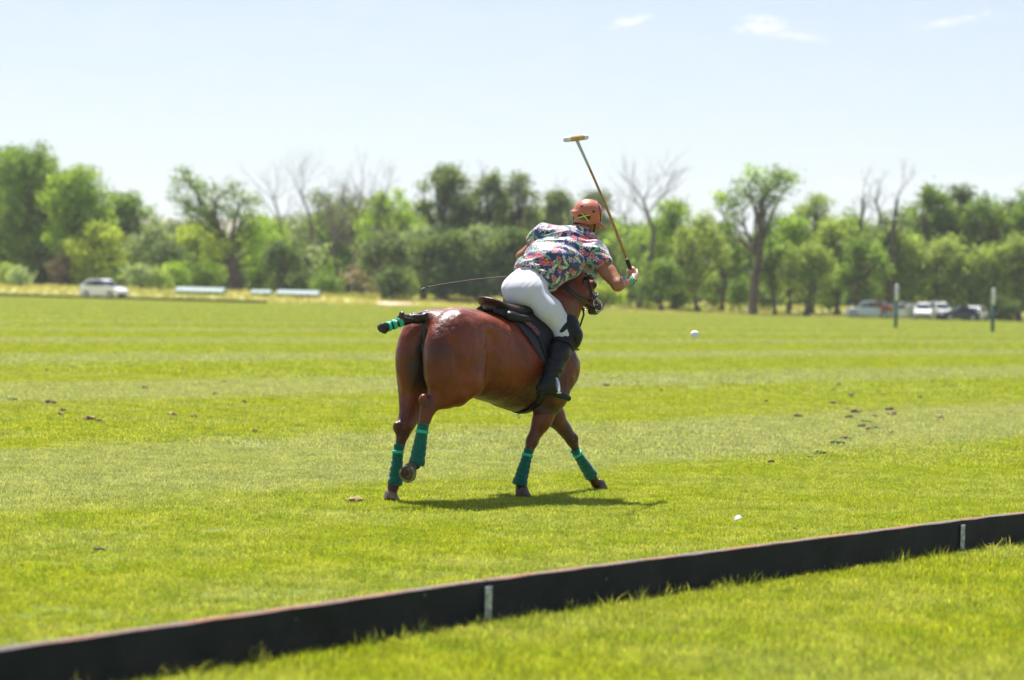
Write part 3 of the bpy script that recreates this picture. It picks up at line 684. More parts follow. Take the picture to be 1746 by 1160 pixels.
    s.put(lambda X, Y, Z: ((X-HC0[0])*FU[0]+(Y-HC0[1])*FU[1]+(Z-HC0[2])*FU[2])+.099, HC0-.26, HC0+.26, .008, 'd')
    V, F = s.mesh(2); hel = hmesh('helmet', V, F, M_helmet, rd)
    sv = lambda u, w, o=.0: -math.sqrt(max(1-(u/rx)**2-((w+.004)/rz)**2, .02))*ry-o if w > -.02 else -math.sqrt(max(1-(u/.118)**2, .02))*.106-o-.002
    def surf(u, w, o): return hl(u, sv(u, w, o), w)
    M_vent = mat('vent_hole_black', (.006, .006, .006), rough=.5)
    for (u, w) in ((-.072, .038), (.022, .010)):
        c = surf(u, w, -.002); n = unit(c-HC0); hmb(MB().tube([c, c+n*.007], [.0115, .0105], 12), 'vent', M_vent, hel)
    # flag patch
    def patch(name, cu, cw, su, sw, fn, n=40, ang=0.0):
        V = []; C = []; F = []; m = int(n*sw/su)
        for j in range(m+1):
            for i in range(n+1):
                a, b = i/n*2-1, j/m*2-1; du, dw = a*su, b*sw; u = cu+du*math.cos(ang)-dw*math.sin(ang); w = cw+du*math.sin(ang)+dw*math.cos(ang)
                V.append(surf(u, w, .0035)); C.append(fn(a, b))
        keep = lambda q: all(C[k] is not None for k in q)
        for j in range(m):
            for i in range(n):
                k = j*(n+1)+i; q = (k, k+1, k+n+2, k+n+1)
                if keep(q): F.append(q)
        C = np.array([c if c is not None else (0, 0, 0) for c in C]); V = np.array(V)
        return hmesh(name, V, F, M_print, hel, colors=C)
    def jam(a, b):
        if min(abs(a-b), abs(a+b)) < .17: return (.75, .55, .03)
        return (.0, .16, .045) if abs(b) > abs(a) else (.008, .008, .008)
    patch('flag_sticker', -.043, -.040, .047, .029, jam, 64, -.10)
    def leaf(a, b):
        r = math.hypot(a, b); t = math.atan2(b, a); return (.85, .33, .03) if r < .25+.70*abs(math.cos(t*3.5))**2 else None
    patch('leaf_sticker', .084, -.028, .018, .018, leaf, 24)
    # goggle / harness strap over the shell and chin strap
    pts = [hl(.038, .0, rz+.001)]
    for t in np.linspace(.1, 1, 10): u = .040+.062*t; w = rz*.98*math.cos(t*math.pi*.5)*.94-.055*t; pts.append(surf(u, w, .002))
    hmb(MB().tube(pts, .0055, 6), 'strap', M_blk, hel); 
    hmb(MB().tube([surf(.105, .02, .002), surf(.107, .006, .004)], .0095, 8), 'strap_buckle', M_steel, hel)
    hmb(MB().tube([hl(.055, -.100, -.085), hl(.062, -.085, -.125), hl(.060, -.045, -.168), hl(.055, 0, -.182), hl(.060, .045, -.168), hl(.055, .100, -.085)], .0075, 8), 'chin_strap', M_blk, hel)
    # ---- shirt
    s = Solid((.95, -.65, 1.45), (2.15, .55, 2.35), .0068)
    hem = T(.148)
    s.cone(T(.06, .0, .01), T(.20, .0, .01), .178, .170, .05, NB, .66); s.cone(T(.20), T(tl*.72), .170, .192, .05, NB, .62); s.cone(T(tl*.72), T(tl*.98), .192, .15, .05, NB, .62)
    s.cone(SL+TA*-.02, SR+TA*-.02, .092, .095, .05); s.cone(T(tl*.96, -.02, .03), T(tl*1.05, .0, .035)*.5+hl(-.02, 0, -.17)*.5, .125, .080, .06, NB, .85); s.cone(SL, hl(-.02, .03, -.185), .075, .068, .06); s.cone(SR, hl(-.02, -.03, -.185), .08, .068, .06)
    s.ell(T(tl*.62, .0, .03), (.17, .17, .10), .12)
    aR = unit(EL_R-SR); aL = unit(EL_L-SL)
    s.cone(SR, SR+aR*.16, .094, .080, .05); s.cone(SL, SL+aL*.13, .084, .072, .05)
    def cut(n, p, R=.4): n = unit(n); s.put(lambda X, Y, Z: -((X-p[0])*n[0]+(Y-p[1])*n[1]+(Z-p[2])*n[2]), p-R, p+R, .006, 'd')
    hn_ = unit(TA*-1+LA*.06)
    s.put(lambda X, Y, Z: -((X-hem[0])*hn_[0]+(Y-hem[1])*hn_[1]+(Z-hem[2])*hn_[2])+.004*np.sin(Y*38+X*22), hem-.5, hem+.42, .006, 'd')
    def cutl(n, p, c, R):    # local trim of a sleeve end
        n = unit(n); s.put(lambda X, Y, Z: np.maximum(-((X-p[0])*n[0]+(Y-p[1])*n[1]+(Z-p[2])*n[2]), np.sqrt((X-c[0])**2+(Y-c[1])**2+(Z-c[2])**2)-R), c-R, c+R, .006, 'd')
    cutl(aR, SR+aR*.15, SR+aR*.25, .15); cutl(aL, SL+aL*.12, SL+aL*.21, .13)
    s.ell(hl(-.0, 0, -.105), (.080, .080, .055), .01, op='d')
    V, F = s.mesh(2); N = vnormals(V, F)
    Q = V-hem; qt, qla = Q@TA, Q@LA
    # cloth folds: diagonal pulls from the raised shoulder to the opposite hip, and gathers at the waist
    d1 = qt*.55+qla*.85; d2 = qt*.85-qla*.55
    f = snoise(np.stack([d1*4, d2*17, Q@NB*3], 1), 1.0, 5)-.5; f2 = snoise(np.stack([d1*9, d2*38, Q@NB*6], 1), 1.0, 8)-.5
    f3 = snoise(np.stack([qla*26, qt*6, Q@NB*20], 1), 1.0, 11)-.5
    rid = 1-np.abs(f)*3.2
    V = V+N*(rid*.018+f2*.013+f3*.018*(1-sstep(.0, .25, qt)))[:, None]
    N = vnormals(V, F)
    # print: pink protea, white hibiscus, fern fronds on navy
    rng = np.random.default_rng(4)
    base = mixc(A(.012, .036, .13), A(.026, .07, .22), snoise(V, 9, 1)); C = base.copy()
    idx = rng.permutation(len(V)); cent = []; grid = {}
    for k in idx:
        p = V[k]
        if all(np.sum((p-V[j])**2) > .030**2 for j in cent[-400:]): cent.append(k)
        if len(cent) > 430: break
    order = rng.permutation(len(cent))
    for qn, o in enumerate(order):
        k = cent[o]; p = V[k]; n = N[k]; a = unit(np.cross(n, rng.normal(size=3))); b = np.cross(n, a)
        near = np.where((np.abs(V-p).max(1) < .075) & (N@n > .2))[0]; L = V[near]-p; u = L@a; v = L@b; r = np.hypot(u, v); th = np.arctan2(v, u)
        ty = rng.random()
        if ty < .30:     # frond
            w_ = .015*(1-(u/.047)**2); m = (np.abs(u) < .047) & (np.abs(v+.25*u*u*18*rng.choice([-1, 1])) < w_*(.55+.45*np.abs(np.sin(u*150+np.abs(v)*60))))
            c1, c2 = (A(.10, .30, .14), A(.34, .50, .26)) if rng.random() < .55 else (A(.42, .55, .34), A(.72, .75, .55))
            col = mixc(c1, c2, (np.abs(v) < .003)*1.0+.5*(np.sin(u*300+v*80) > 0))
        elif ty < .60:   # protea
            m = (u/.037)**2+(v/.020)**2 < .8+.25*np.sin(th*14); t = .5+.5*np.sin(r*260+th*3); c1, c2 = (A(.52, .022, .07), A(.80, .25, .32)) if rng.random() < .82 else (A(.55, .06, .03), A(.85, .35, .25))
            col = mixc(c1, c2, t*(r > .008))
        elif ty < .92:   # hibiscus
            pr = .027*(.62+.38*np.cos(5*th)); m = r < pr; c1 = A(.82, .76, .76); col = mixc(c1, A(.70, .08, .16), (1-sstep(.004, .013, r))+.35*(np.abs(np.sin(5*th*.5)) < .18))
        else:            # small blossoms
            m = r < .015*(.7+.3*np.cos(5*th)); col = mixc(A(.85, .55, .30), A(.85, .8, .8), sstep(.003, .007, r))
        C[near[m]] = col[m]
    hmesh('shirt', V, F, M_shirt, rd, colors=C)
    # ---- breeches
    s = Solid((.90, -.5, 1.15), (1.65, .5, 1.85), .0075)
    s.ell((1.295, -.085, 1.63), (.102, .090, .122), .03); s.ell((1.305, .042, 1.61), (.102, .086, .142), .03)
    s.cone(T(.0, 0, -.01), T(.14), .150, .148, .05, NB, .74)
    s.chain([A(1.27, -.115, 1.60), hipR*.5+knR*.5+A(-.01, .0, .015), knR+A(0, .01, 0), knR+unit(anR-knR)*.10], [.104, .100, .082, .062], .05)
    s.chain([A(1.32, .06, 1.60), hipL*.5+knL*.5, knL, knL+unit(anL-knL)*.10], [.125, .108, .080, .066], .05)
    V, F = s.mesh(2); N = vnormals(V, F); Q = V-hipR; da = unit(knR-hipR); al = Q@da; rr = snoise(np.stack([al*34+Q[:, 2]*6, Q[:, 1]*5, Q[:, 0]*7], 1), 1.0, 2)-.5
    V = V+N*((.5-np.abs(rr))*.008*(sstep(.25, .45, al)+(1-sstep(-.05, .08, al))*.8)+(snoise(V, 14, 6)-.5)*.006)[:, None]; hmesh('breeches', V, F, M_breech, rd)
    # ---- boots, knee guards
    for sd, kn, an, toe, heel in ((-1, knR, anR, P(974, 683, -.43), P(917, 668, -.36)), (1, knL, anL, A(1.52, .44, .83), A(1.26, .39, .83))):
        s = Solid(np.minimum(np.minimum(kn, an), toe)-.2, np.maximum(np.maximum(kn, an), toe)+.2, .007)
        ax = unit(an-kn); k0 = kn+ax*.085
        s.chain([k0, kn+ax*.20, kn+ax*.33, an+A(0, 0, .02)], [.082, .084, .072, .060], .03)
        s.cone(an+A(0, 0, .0), heel+A(.02, 0, .028), .058, .034, .03)
        fd = unit(toe-heel); s.cone(heel+fd*.07+A(0, 0, .045), toe-fd*.03+A(0, 0, .010), .045, .024, .03, (0, 1, 0), 1.15)
        s.cone(an, heel+fd*.12+A(0, 0, .05), .055, .04, .03); s.cone(heel+fd*.05, toe-fd*.09, .034, .034, .02, (0, 0, 1), .35)
        s.put(lambda X, Y, Z: -(((X-k0[0])*-ax[0]+(Y-k0[1])*-ax[1]+(Z-k0[2])*-ax[2])), k0-.13, k0+.13, .006, 'd')
        V, F = s.mesh(2); N = vnormals(V, F); al = (V-kn)@ax
        V = V+N*(np.maximum(0, 1-np.abs(al-.37)/.09)*(np.sin(al*130+V[:, 0]*30))*.006)[:, None]
        bo = hmesh('boot', V, F, M_boot, rd)
        so = MB(); ww = unit(np.cross(fd, (0, 0, 1))); up_ = np.cross(ww, fd); 
        for c0, l_, w0 in ((heel+fd*.035+A(0, 0, -.008), .06, .060), (heel+fd*.15+A(0, 0, .0), .15, .070)):
            so.box(c0-up_*.0, (l_, w0, .018), 0, R=np.stack([fd, ww, up_], 1))
        hmb(so, 'sole', M_guard, bo, smooth=False)
        kx = unit((1, sd*.25, -.1)); g = Solid(kn-.22, kn+.22, .006)
        g.ell(kn+kx*.022+A(0, sd*.022, 0)+ax*.015, (.084, .086, .105), .012, R=[kx, unit(np.cross(ax, kx)), ax]); g.ell(kn+kx*.030+A(.02, sd*.055, -.02), (.05, .042, .06), .02)
        g.cone(kn+ax*-.055-kx*.01, kn+ax*-.02-kx*.01, .090, .088, .015); g.cone(kn+ax*.10+kx*.01, kn+ax*.13+kx*.0, .082, .082, .015)
        g.ell(kn+kx*.100+ax*.02, (.024, .05, .06), .006); g.ell(kn+kx*.03+A(0, sd*.100, 0)+ax*.03, (.045, .020, .050), .004); g.put(lambda X, Y, Z: ((X-kn[0])*kx[0]+(Y-kn[1])*kx[1]+(Z-kn[2])*kx[2])*1+.075, kn-.2, kn+.2, .01, 'd')
        V, F = g.mesh(1); kg = hmesh('knee_guard', V, F, M_guard, rd)
        tx = unit((hipR if sd < 0 else hipL)-kn); q3 = unit(np.cross(tx, (0, 0, 1))); q4 = np.cross(q3, tx); bc = kn+tx*.030
        hmb(MB().tube([bc+(q3*math.cos(6.283*j/20)+q4*math.sin(6.283*j/20))*.089+tx*.012*math.sin(6.283*j/20) for j in range(21)], .019, 8, flat=.45, up=tuple(q3), cap=False), 'upper_strap', M_guard, kg)
        m = MB(); nn = 18; q1 = unit(np.cross(ax, kx))
        m.tube([kn+ax*.125+kx*.0+(q1*math.cos(6.283*j/nn)+unit(np.cross(q1, ax))*math.sin(6.283*j/nn))*.088 for j in range(nn+1)], .013, 6, flat=.4, up=(1, 0, 0), cap=False); hmb(m, 'strap', M_blk, kg)
    # ---- glove: palm, thumb and four fingers closed round the grip
    MH = P(1078.0, 467, -.29); MT = P(982, 236, -.50); md = unit(MT-MH)
    fw = unit(WR-EL_R); hc = MH
    side = A(-.72, .69, 0); side = unit(side-md*(side@md)); frn = unit(np.cross(side, md)); frn = frn if frn@fw > 0 else -frn
    s = Solid(hc-.16, hc+.16, .004)
    # the back of the hand lies on the outer side of the grip; fingers wrap over the front
    pal = hc+side*-.022-frn*.006
    s.cone(pal-md*.030, pal+md*.034, .030, .030, .014, side, .62); s.cone(WR+fw*.01, pal-frn*.01-md*.01, .034, .032, .02)
    fl = [.98, 1.08, 1.0, .85]
    for i in range(4):
        o = hc+md*(.036-.0235*i); L_ = fl[i]
        p0 = o-side*.026-frn*.004; p1 = o-side*.016+frn*.030*L_; p2 = o+side*.014+frn*.030*L_; p3 = o+side*.026+frn*.004; p4 = o+side*.014-frn*.012
        s.chain([p0, p1, p2, p3, p4], [.0125, .0120, .0110, .0105, .0090], .003)
    s.chain([pal+md*.01-frn*.025, hc+md*.040-frn*.024, hc+md*.058+side*.012-frn*.010], [.017, .0140, .0115], .006)
    V, F = s.mesh(1); gl = hmesh('glove', V, F, M_glove, rd)
    M_trim = mat('white_trim', (.75, .73, .70), rough=.6); w1 = WR+fw*.038
    hmb(MB().tube([w1-side*.036+md*.02, w1-side*.030-frn*.026-md*.0, pal-side*.024-frn*.02+md*.01, pal-side*.026+frn*.01+md*.03], .0075, 8, flat=.5), 'glove_strap', M_trim, gl)
    hmb(MB().tube([WR-fw*.028, WR-fw*.026, WR+fw*.012, WR+fw*.014], [.034, .0385, .0380, .034], 18), 'wristband', M_tape, rd)
    hmb(MB().tube([WR+fw*.018, WR+fw*.02, WR+fw*.036, WR+fw*.038], [.034, .0395, .0395, .034], 18), 'glove_cuff', M_grip, rd)
    # ---- mallet
    ml = hthing('polo_mallet', 'long cane polo mallet with pale wooden head raised above the rider', 'mallet', hc)
    L_ = np.linalg.norm(MT-hc); mp = lambda t: hc+md*t+unit(np.cross(md, (0, 1, 0)))*-.018*math.sin(math.pi*min(max(t/L_, 0), 1))
    hmb(MB().tube([mp(t) for t in np.linspace(.17, L_*.80, 14)], list(np.linspace(.0125, .0095, 14)), 10), 'cane', M_cane, ml)
    hmb(MB().tube([mp(t) for t in np.linspace(L_*.795, L_-.02, 6)], [.0112, .0114, .0118, .0122, .013, .014], 10), 'painted_tip', mat('pale_blue_grey_tape', (.46, .50, .72), rough=.5), ml)
    hmb(MB().tube([mp(t) for t in (-.07, -.05, 0, .06, .12, .155)], [.020, .017, .0155, .0165, .0175, .012], 12), 'grip', M_grip, ml)
    hmb(MB().tube([mp(.153), mp(.170), mp(.171), mp(.19)], [.0125, .0120, .0118, .0108], 12), 'grip_binding', M_white, ml)
    hd_ = unit(P(1006.5, 231.5, -.50)-P(955.5, 237.5, -.50)); hcx = MT; sg = []
    def cig(a, b, name, mt, n=8, infl=0.0):
        ts = np.linspace(a, b, n); hmb(MB().tube([hcx+hd_*t for t in ts], [.0225*math.sqrt(max(1-(t/.22)**2, .05))+infl for t in ts], 18), name, mt, ml)
    cig(-.121, .121, 'head', M_malhead, 16)
    cig(-.1235, -.078, 'end_binding', M_white, 8, .0012); cig(.078, .1235, 'end_binding', M_white, 8, .0012)
    # ---- whip
    wh = hthing('riding_whip', 'thin dark riding whip trailing behind the rider', 'whip', HAND_L)
    wa, wm, wb = HAND_L, P(862, 472, .20), P(724, 490.5, .26); wd = unit(wm-wa)
    hmb(MB().tube([wa-wd*.06, wa, wa+wd*.12], [.011, .009, .008], 8), 'handle', M_blk, wh)
    wp = [wa+wd*.12]+[wm*(1-t)+wb*t+A(0, 0, .009*math.sin(math.pi*t)) for t in np.linspace(0, 1, 12)]
    hmb(MB().tube(wp, list(np.linspace(.006, .0036, 13)), 6), 'shaft', mat('whip_braid', (.06, .045, .04), rough=.6), wh)
    hmb(MB().tube([wb, wb+A(-.02, 0, -.008), wb+A(-.028, 0, -.03)], [.006, .011, .009], 6, flat=.4), 'flap', mat('whip_flap', (.16, .14, .12), rough=.7), wh)
    return rd
# ------------------------------------------------------------------ ground
BN = A(-.8, .6, 0); BD = A(.6, .8, 0)            # across / along the board and the mowing stripes
def turf_nodes(nt, blades=False):
    N = nt.nodes.new; K = nt.links.new
    geo = N('ShaderNodeNewGeometry')
    def M(op, a, b=None, c=None, clamp=False):
        m = N('ShaderNodeMath'); m.operation = op; m.use_clamp = clamp
        for i, v in enumerate((a, b, c)):
            if v is None: continue
            if isinstance(v, (int, float)): m.inputs[i].default_value = v
            else: K(v, m.inputs[i])
        return m.outputs[0]
    def noise(sc, det=4, rough=.6, vec=None):
        n = N('ShaderNodeTexNoise'); n.inputs['Scale'].default_value = sc; n.inputs['Detail'].default_value = det; n.inputs['Roughness'].default_value = rough
        K(vec or geo.outputs['Position'], n.inputs['Vector']); return n.outputs['Fac']
    def mixc_(f, a, b):
        m = N('ShaderNodeMixRGB')
        if isinstance(f, (int, float)): m.inputs[0].default_value = f
        else: K(f, m.inputs[0])
        for i, v in ((1, a), (2, b)):
            if isinstance(v, tuple): m.inputs[i].default_value = (*v, 1)
            else: K(v, m.inputs[i])
        return m.outputs[0]
    d = N('ShaderNodeVectorMath'); d.operation = 'DOT_PRODUCT'; K(geo.outputs['Position'], d.inputs[0]); d.inputs[1].default_value = tuple(BN)
    wob = M('MULTIPLY', M('SUBTRACT', noise(.9, 5), .5), 2.2)
    n = M('ADD', M('SUBTRACT', d.outputs['Value'], 12.2), wob)
    tri = M('PINGPONG', n, 5.55)                       # 0..5.55 back and forth: stripes 5.55 m wide
    ph = M('MODULO', M('ADD', n, 5.55*40), 11.1)
    grey = M('MULTIPLY', M('MULTIPLY', M('SUBTRACT', tri, 0.0), 1.0, clamp=True), M('MULTIPLY', M('SUBTRACT', 5.55, ph), 1.0, clamp=True))
    infield = M('GREATER_THAN', d.outputs['Value'], 7.2); grey = M('MULTIPLY', grey, infield)
    patch = noise(.55, 5, .65); fine = noise(9, 5, .7); mid = noise(2.2, 5, .65)
    ye = mixc_(M('MULTIPLY', M('SUBTRACT', mid, .35), 2.6, clamp=True), YEL1, YEL2)
    gr = mixc_(M('MULTIPLY', M('SUBTRACT', mid, .35), 2.6, clamp=True), GRY1, GRY2)
    pf = M('MULTIPLY', M('SUBTRACT', patch, .40), 3.0, clamp=True)
    ye = mixc_(M('MULTIPLY', pf, .55), ye, gr); gr = mixc_(M('MULTIPLY', pf, .45), gr, ye)
    c = mixc_(grey, ye, gr)  # stripe sheen from the lean of the blades, painted in as base colour
    dry = M('MULTIPLY', M('SUBTRACT', noise(16, 5, .75), .58), 4.5, clamp=True)
    c = mixc_(M('MULTIPLY', dry, .35), c, DRY)
    v = N('ShaderNodeVectorMath'); v.operation = 'SCALE'; K(c, v.inputs[0]); K(M('ADD', M('MULTIPLY', fine, 1.0), .5), v.inputs['Scale'])
    return v.outputs[0], geo, M, noise
YEL1, YEL2 = (.240, .325, .022), (.405, .460, .045)
GRY1, GRY2 = (.285, .345, .140), (.430, .480, .240)
DRY = (.36, .33, .14)
def ground_mat():
    m = bpy.data.materials.new('mown_turf'); m.use_nodes = True; nt = m.node_tree; b = nt.nodes['Principled BSDF']
    c, geo, M, noise = turf_nodes(nt); sc_ = nt.nodes.new('ShaderNodeVectorMath'); sc_.operation = 'MULTIPLY'; nt.links.new(c, sc_.inputs[0]); sc_.inputs[1].default_value = (.52, .50, .55); nt.links.new(sc_.outputs[0], b.inputs['Base Color']); b.inputs['Roughness'].default_value = .9; b.inputs['Specular IOR Level'].default_value = .15
    bm = nt.nodes.new('ShaderNodeBump'); bm.inputs['Strength'].default_value = .6; bm.inputs['Distance'].default_value = .03
    nt.links.new(noise(28, 6, .8), bm.inputs['Height']); nt.links.new(bm.outputs[0], b.inputs['Normal'])
    return m
def blade_mat():
    m = bpy.data.materials.new('grass_blade'); m.use_nodes = True; nt = m.node_tree; b = nt.nodes['Principled BSDF']; K = nt.links.new
    c, geo, M, noise = turf_nodes(nt)
    oi = nt.nodes.new('ShaderNodeObjectInfo'); at = nt.nodes.new('ShaderNodeAttribute'); at.attribute_name = 'Col'
    v = nt.nodes.new('ShaderNodeVectorMath'); v.operation = 'MULTIPLY'; K(c, v.inputs[0]); K(at.outputs['Color'], v.inputs[1])
    b.inputs['Roughness'].default_value = .42; b.inputs['Specular IOR Level'].default_value = .5; K(v.outputs[0], b.inputs['Base Color'])
    t = nt.nodes.new('ShaderNodeBsdfTranslucent'); g = nt.nodes.new('ShaderNodeVectorMath'); g.operation = 'MULTIPLY'; K(v.outputs[0], g.inputs[0]); g.inputs[1].default_value = (1.25, 1.2, .6); K(g.outputs[0], t.inputs['Color'])
    mx = nt.nodes.new('ShaderNodeMixShader'); mx.inputs[0].default_value = .5; K(b.outputs[0], mx.inputs[1]); K(t.outputs[0], mx.inputs[2]); K(mx.outputs[0], nt.nodes['Material Output'].inputs['Surface'])
    return m
M_turf = ground_mat(); M_blade = blade_mat()
M_rough = mat('rough_grass_ground', (.25, .29, .08), rough=.95, spec=.1, var=.5, vscale=.12, vcol2=(.50, .44, .21), coords='Object')
def farY(X): return float(np.interp(X, [-400, -60, -23, 10, 40, 400], [222, 222, 226, 246, 262, 300]))
def gz(X, Y):
    t = np.clip((np.asarray(Y, float)-np.interp(X, [-400, -60, -23, 10, 40, 400], [222, 222, 226, 246, 262, 300])-3)/42, 0, 1); return .85*t*t*(3-2*t)
def build_ground():
    ds = [0, 3, 6, 10, 14, 18, 22, 27, 32, 38, 45, 60, 200, 900]; xs = np.arange(-600, 601, 15.0); V = [(x, farY(x)+d_+.01, float(gz(x, farY(x)+d_))-.004) for d_ in ds for x in xs]; n = len(xs)
    obj('rough_pasture', mesh('rough_pasture', V, [(j*n+i, j*n+i+1, j*n+n+i+1, j*n+n+i) for j in range(len(ds)-1) for i in range(n-1)], M_rough, smooth=True), kind='structure')
    V = [(-6000, -300, -.02), (6000, -300, -.02), (6000, 12000, -.02), (-6000, 12000, -.02)]
    obj('ground', mesh('ground', V, [(0, 1, 2, 3)], M_rough), kind='structure')
    xs = [-400, -60, -23, 10, 40, 400]; V = [(x, -60, 0) for x in xs]+[(x, farY(x), 0) for x in xs]; n = len(xs)
    obj('field', mesh('field', V, [(i, i+1, n+i+1, n+i) for i in range(n-1)], M_turf), kind='structure')
    # far hill seen between the trees
    V = []; F = []; nx = 60
    for j, (yy, k) in enumerate([(2600, 0), (2750, .55), (2860, .95), (3000, 1), (3500, .9)]):
        for i in range(nx+1):
            X = -1900+i*60; h = ztop(280, 367, 3000)*math.exp(-(max(abs(X+430)-260, 0)/520)**2)*(1+.035*math.sin(i*1.7)+.02*math.sin(i*4.1)); V.append((X, yy, -3+h*k))
    for j in range(4):
        for i in range(nx): a = j*(nx+1)+i; F.append((a, a+1, a+nx+2, a+nx+1))
    obj('hills', mesh('hills', V, F, mat('bare_hillside', (.48, .36, .30), rough=.95, var=.3, vscale=.01, vcol2=(.36, .30, .22)), smooth=True), kind='structure')
    # bare pale patch at the field edge
    c = at_depth(670, 243); V = [(c[0]+math.cos(a)*1.8*(1+.15*math.sin(3*a)), c[1]+math.sin(a)*6.0, .10) for a in np.linspace(0, 2*math.pi, 25)[:-1]]
    V2 = [(c[0]+(v[0]-c[0])*.9, c[1]+(v[1]-c[1])*.9, .30) for v in V]
    o = obj('sand_patch', mesh('sand_patch', V+V2, [tuple(range(24, 48))]+[(i, (i+1) % 24, 24+(i+1) % 24, 24+i) for i in range(24)], mat('pale_sand', (.60, .46, .38), rough=.95, var=.12, vscale=2)), kind='structure')
# ------------------------------------------------------------------ grass blades
def tuft_mesh(name, nb, rad, h0, h1, wid, rng, lean=1.0):
    r = np.sqrt(rng.random(nb))*rad; a = rng.random(nb)*6.283; px, py = r*np.cos(a), r*np.sin(a)
    h = h0+(h1-h0)*rng.random(nb)**1.3; az = rng.random(nb)*6.283; ln = rng.random(nb)*lean*h; w = wid*(.7+.6*rng.random(nb))
    fa = rng.random(nb)*6.283; sx, sy = np.cos(fa)*w/2, np.sin(fa)*w/2
    V = np.zeros((nb, 5, 3)); dx, dy = np.cos(az)*ln, np.sin(az)*ln
    V[:, 0] = np.stack([px-sx, py-sy, np.full(nb, -.003)], 1); V[:, 1] = np.stack([px+sx, py+sy, np.full(nb, -.003)], 1)
    V[:, 2] = np.stack([px+sx*.85+dx*.35, py+sy*.85+dy*.35, h*.6], 1); V[:, 3] = np.stack([px-sx*.85+dx*.35, py-sy*.85+dy*.35, h*.6], 1)
    V[:, 4] = np.stack([px+dx, py+dy, h], 1)
    F = []
    for i in range(nb): b = 5*i; F += [(b, b+1, b+2, b+3), (b+3, b+2, b+4)]
    t = .68+.80*rng.random(nb); col = np.stack([t*(.9+.35*rng.random(nb)), t, t*(.8+.5*rng.random(nb))], 1); dry = rng.random(nb) < .07; col[dry] = A(1.9, 1.5, 2.4)
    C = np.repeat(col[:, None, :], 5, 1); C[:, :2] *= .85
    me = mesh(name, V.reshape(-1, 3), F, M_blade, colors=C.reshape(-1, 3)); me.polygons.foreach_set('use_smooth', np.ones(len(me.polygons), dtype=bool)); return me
def scatter(name, poly, dens, tufts, seed, smin=.8, smax=1.25, label=None):
    """a sheet of turf whose blades are scattered by geometry nodes over the polygon"""
    coll = bpy.data.collections.new('tuft_shapes')
    for k, me in enumerate(tufts): coll.objects.link(bpy.data.objects.new('tuft', me))
    o = obj(name, mesh(name, poly, [tuple(range(len(poly)))], M_turf), kind='stuff')
    if label: o['label'] = label
    o['category'] = 'grass'
    g = bpy.data.node_groups.new(name, 'GeometryNodeTree'); g.interface.new_socket('Geometry', in_out='INPUT', socket_type='NodeSocketGeometry'); g.interface.new_socket('Geometry', in_out='OUTPUT', socket_type='NodeSocketGeometry')
    N = g.nodes.new; K = g.links.new; i = N('NodeGroupInput'); out = N('NodeGroupOutput')
    dp = N('GeometryNodeDistributePointsOnFaces'); dp.inputs['Density'].default_value = dens; dp.inputs['Seed'].default_value = seed
    ci = N('GeometryNodeCollectionInfo'); ci.inputs['Collection'].default_value = coll; ci.inputs['Separate Children'].default_value = True; ci.inputs['Reset Children'].default_value = True
    ip = N('GeometryNodeInstanceOnPoints'); ip.inputs['Pick Instance'].default_value = True
    rv = N('FunctionNodeRandomValue'); rv.data_type = 'FLOAT_VECTOR'; rv.inputs[0].default_value = (-.06, -.06, 0); rv.inputs[1].default_value = (.06, .06, 6.283)
    rs = N('FunctionNodeRandomValue'); rs.data_type = 'FLOAT'; rs.inputs[2].default_value = smin; rs.inputs[3].default_value = smax
    jn = N('GeometryNodeJoinGeometry')
    K(i.outputs[0], dp.inputs['Mesh']); K(dp.outputs['Points'], ip.inputs['Points']); K(ci.outputs[0], ip.inputs['Instance']); K(rv.outputs[0], ip.inputs['Rotation']); K(rs.outputs[1], ip.inputs['Scale'])
    K(ip.outputs[0], jn.inputs[0]); K(i.outputs[0], jn.inputs[0]); K(jn.outputs[0], out.inputs[0])
    m = o.modifiers.new('blades', 'NODES'); m.node_group = g
    return o
J1, J2 = A(-.10, 11.60, 0), A(2.92, 15.58, 0)
JA = J1+unit((-1.80, -2.62, 0))*4.88 if True else None
JB = J2+unit((.55, .68, 0))*4.88
BOARD = [JA, J1, J2, JB]
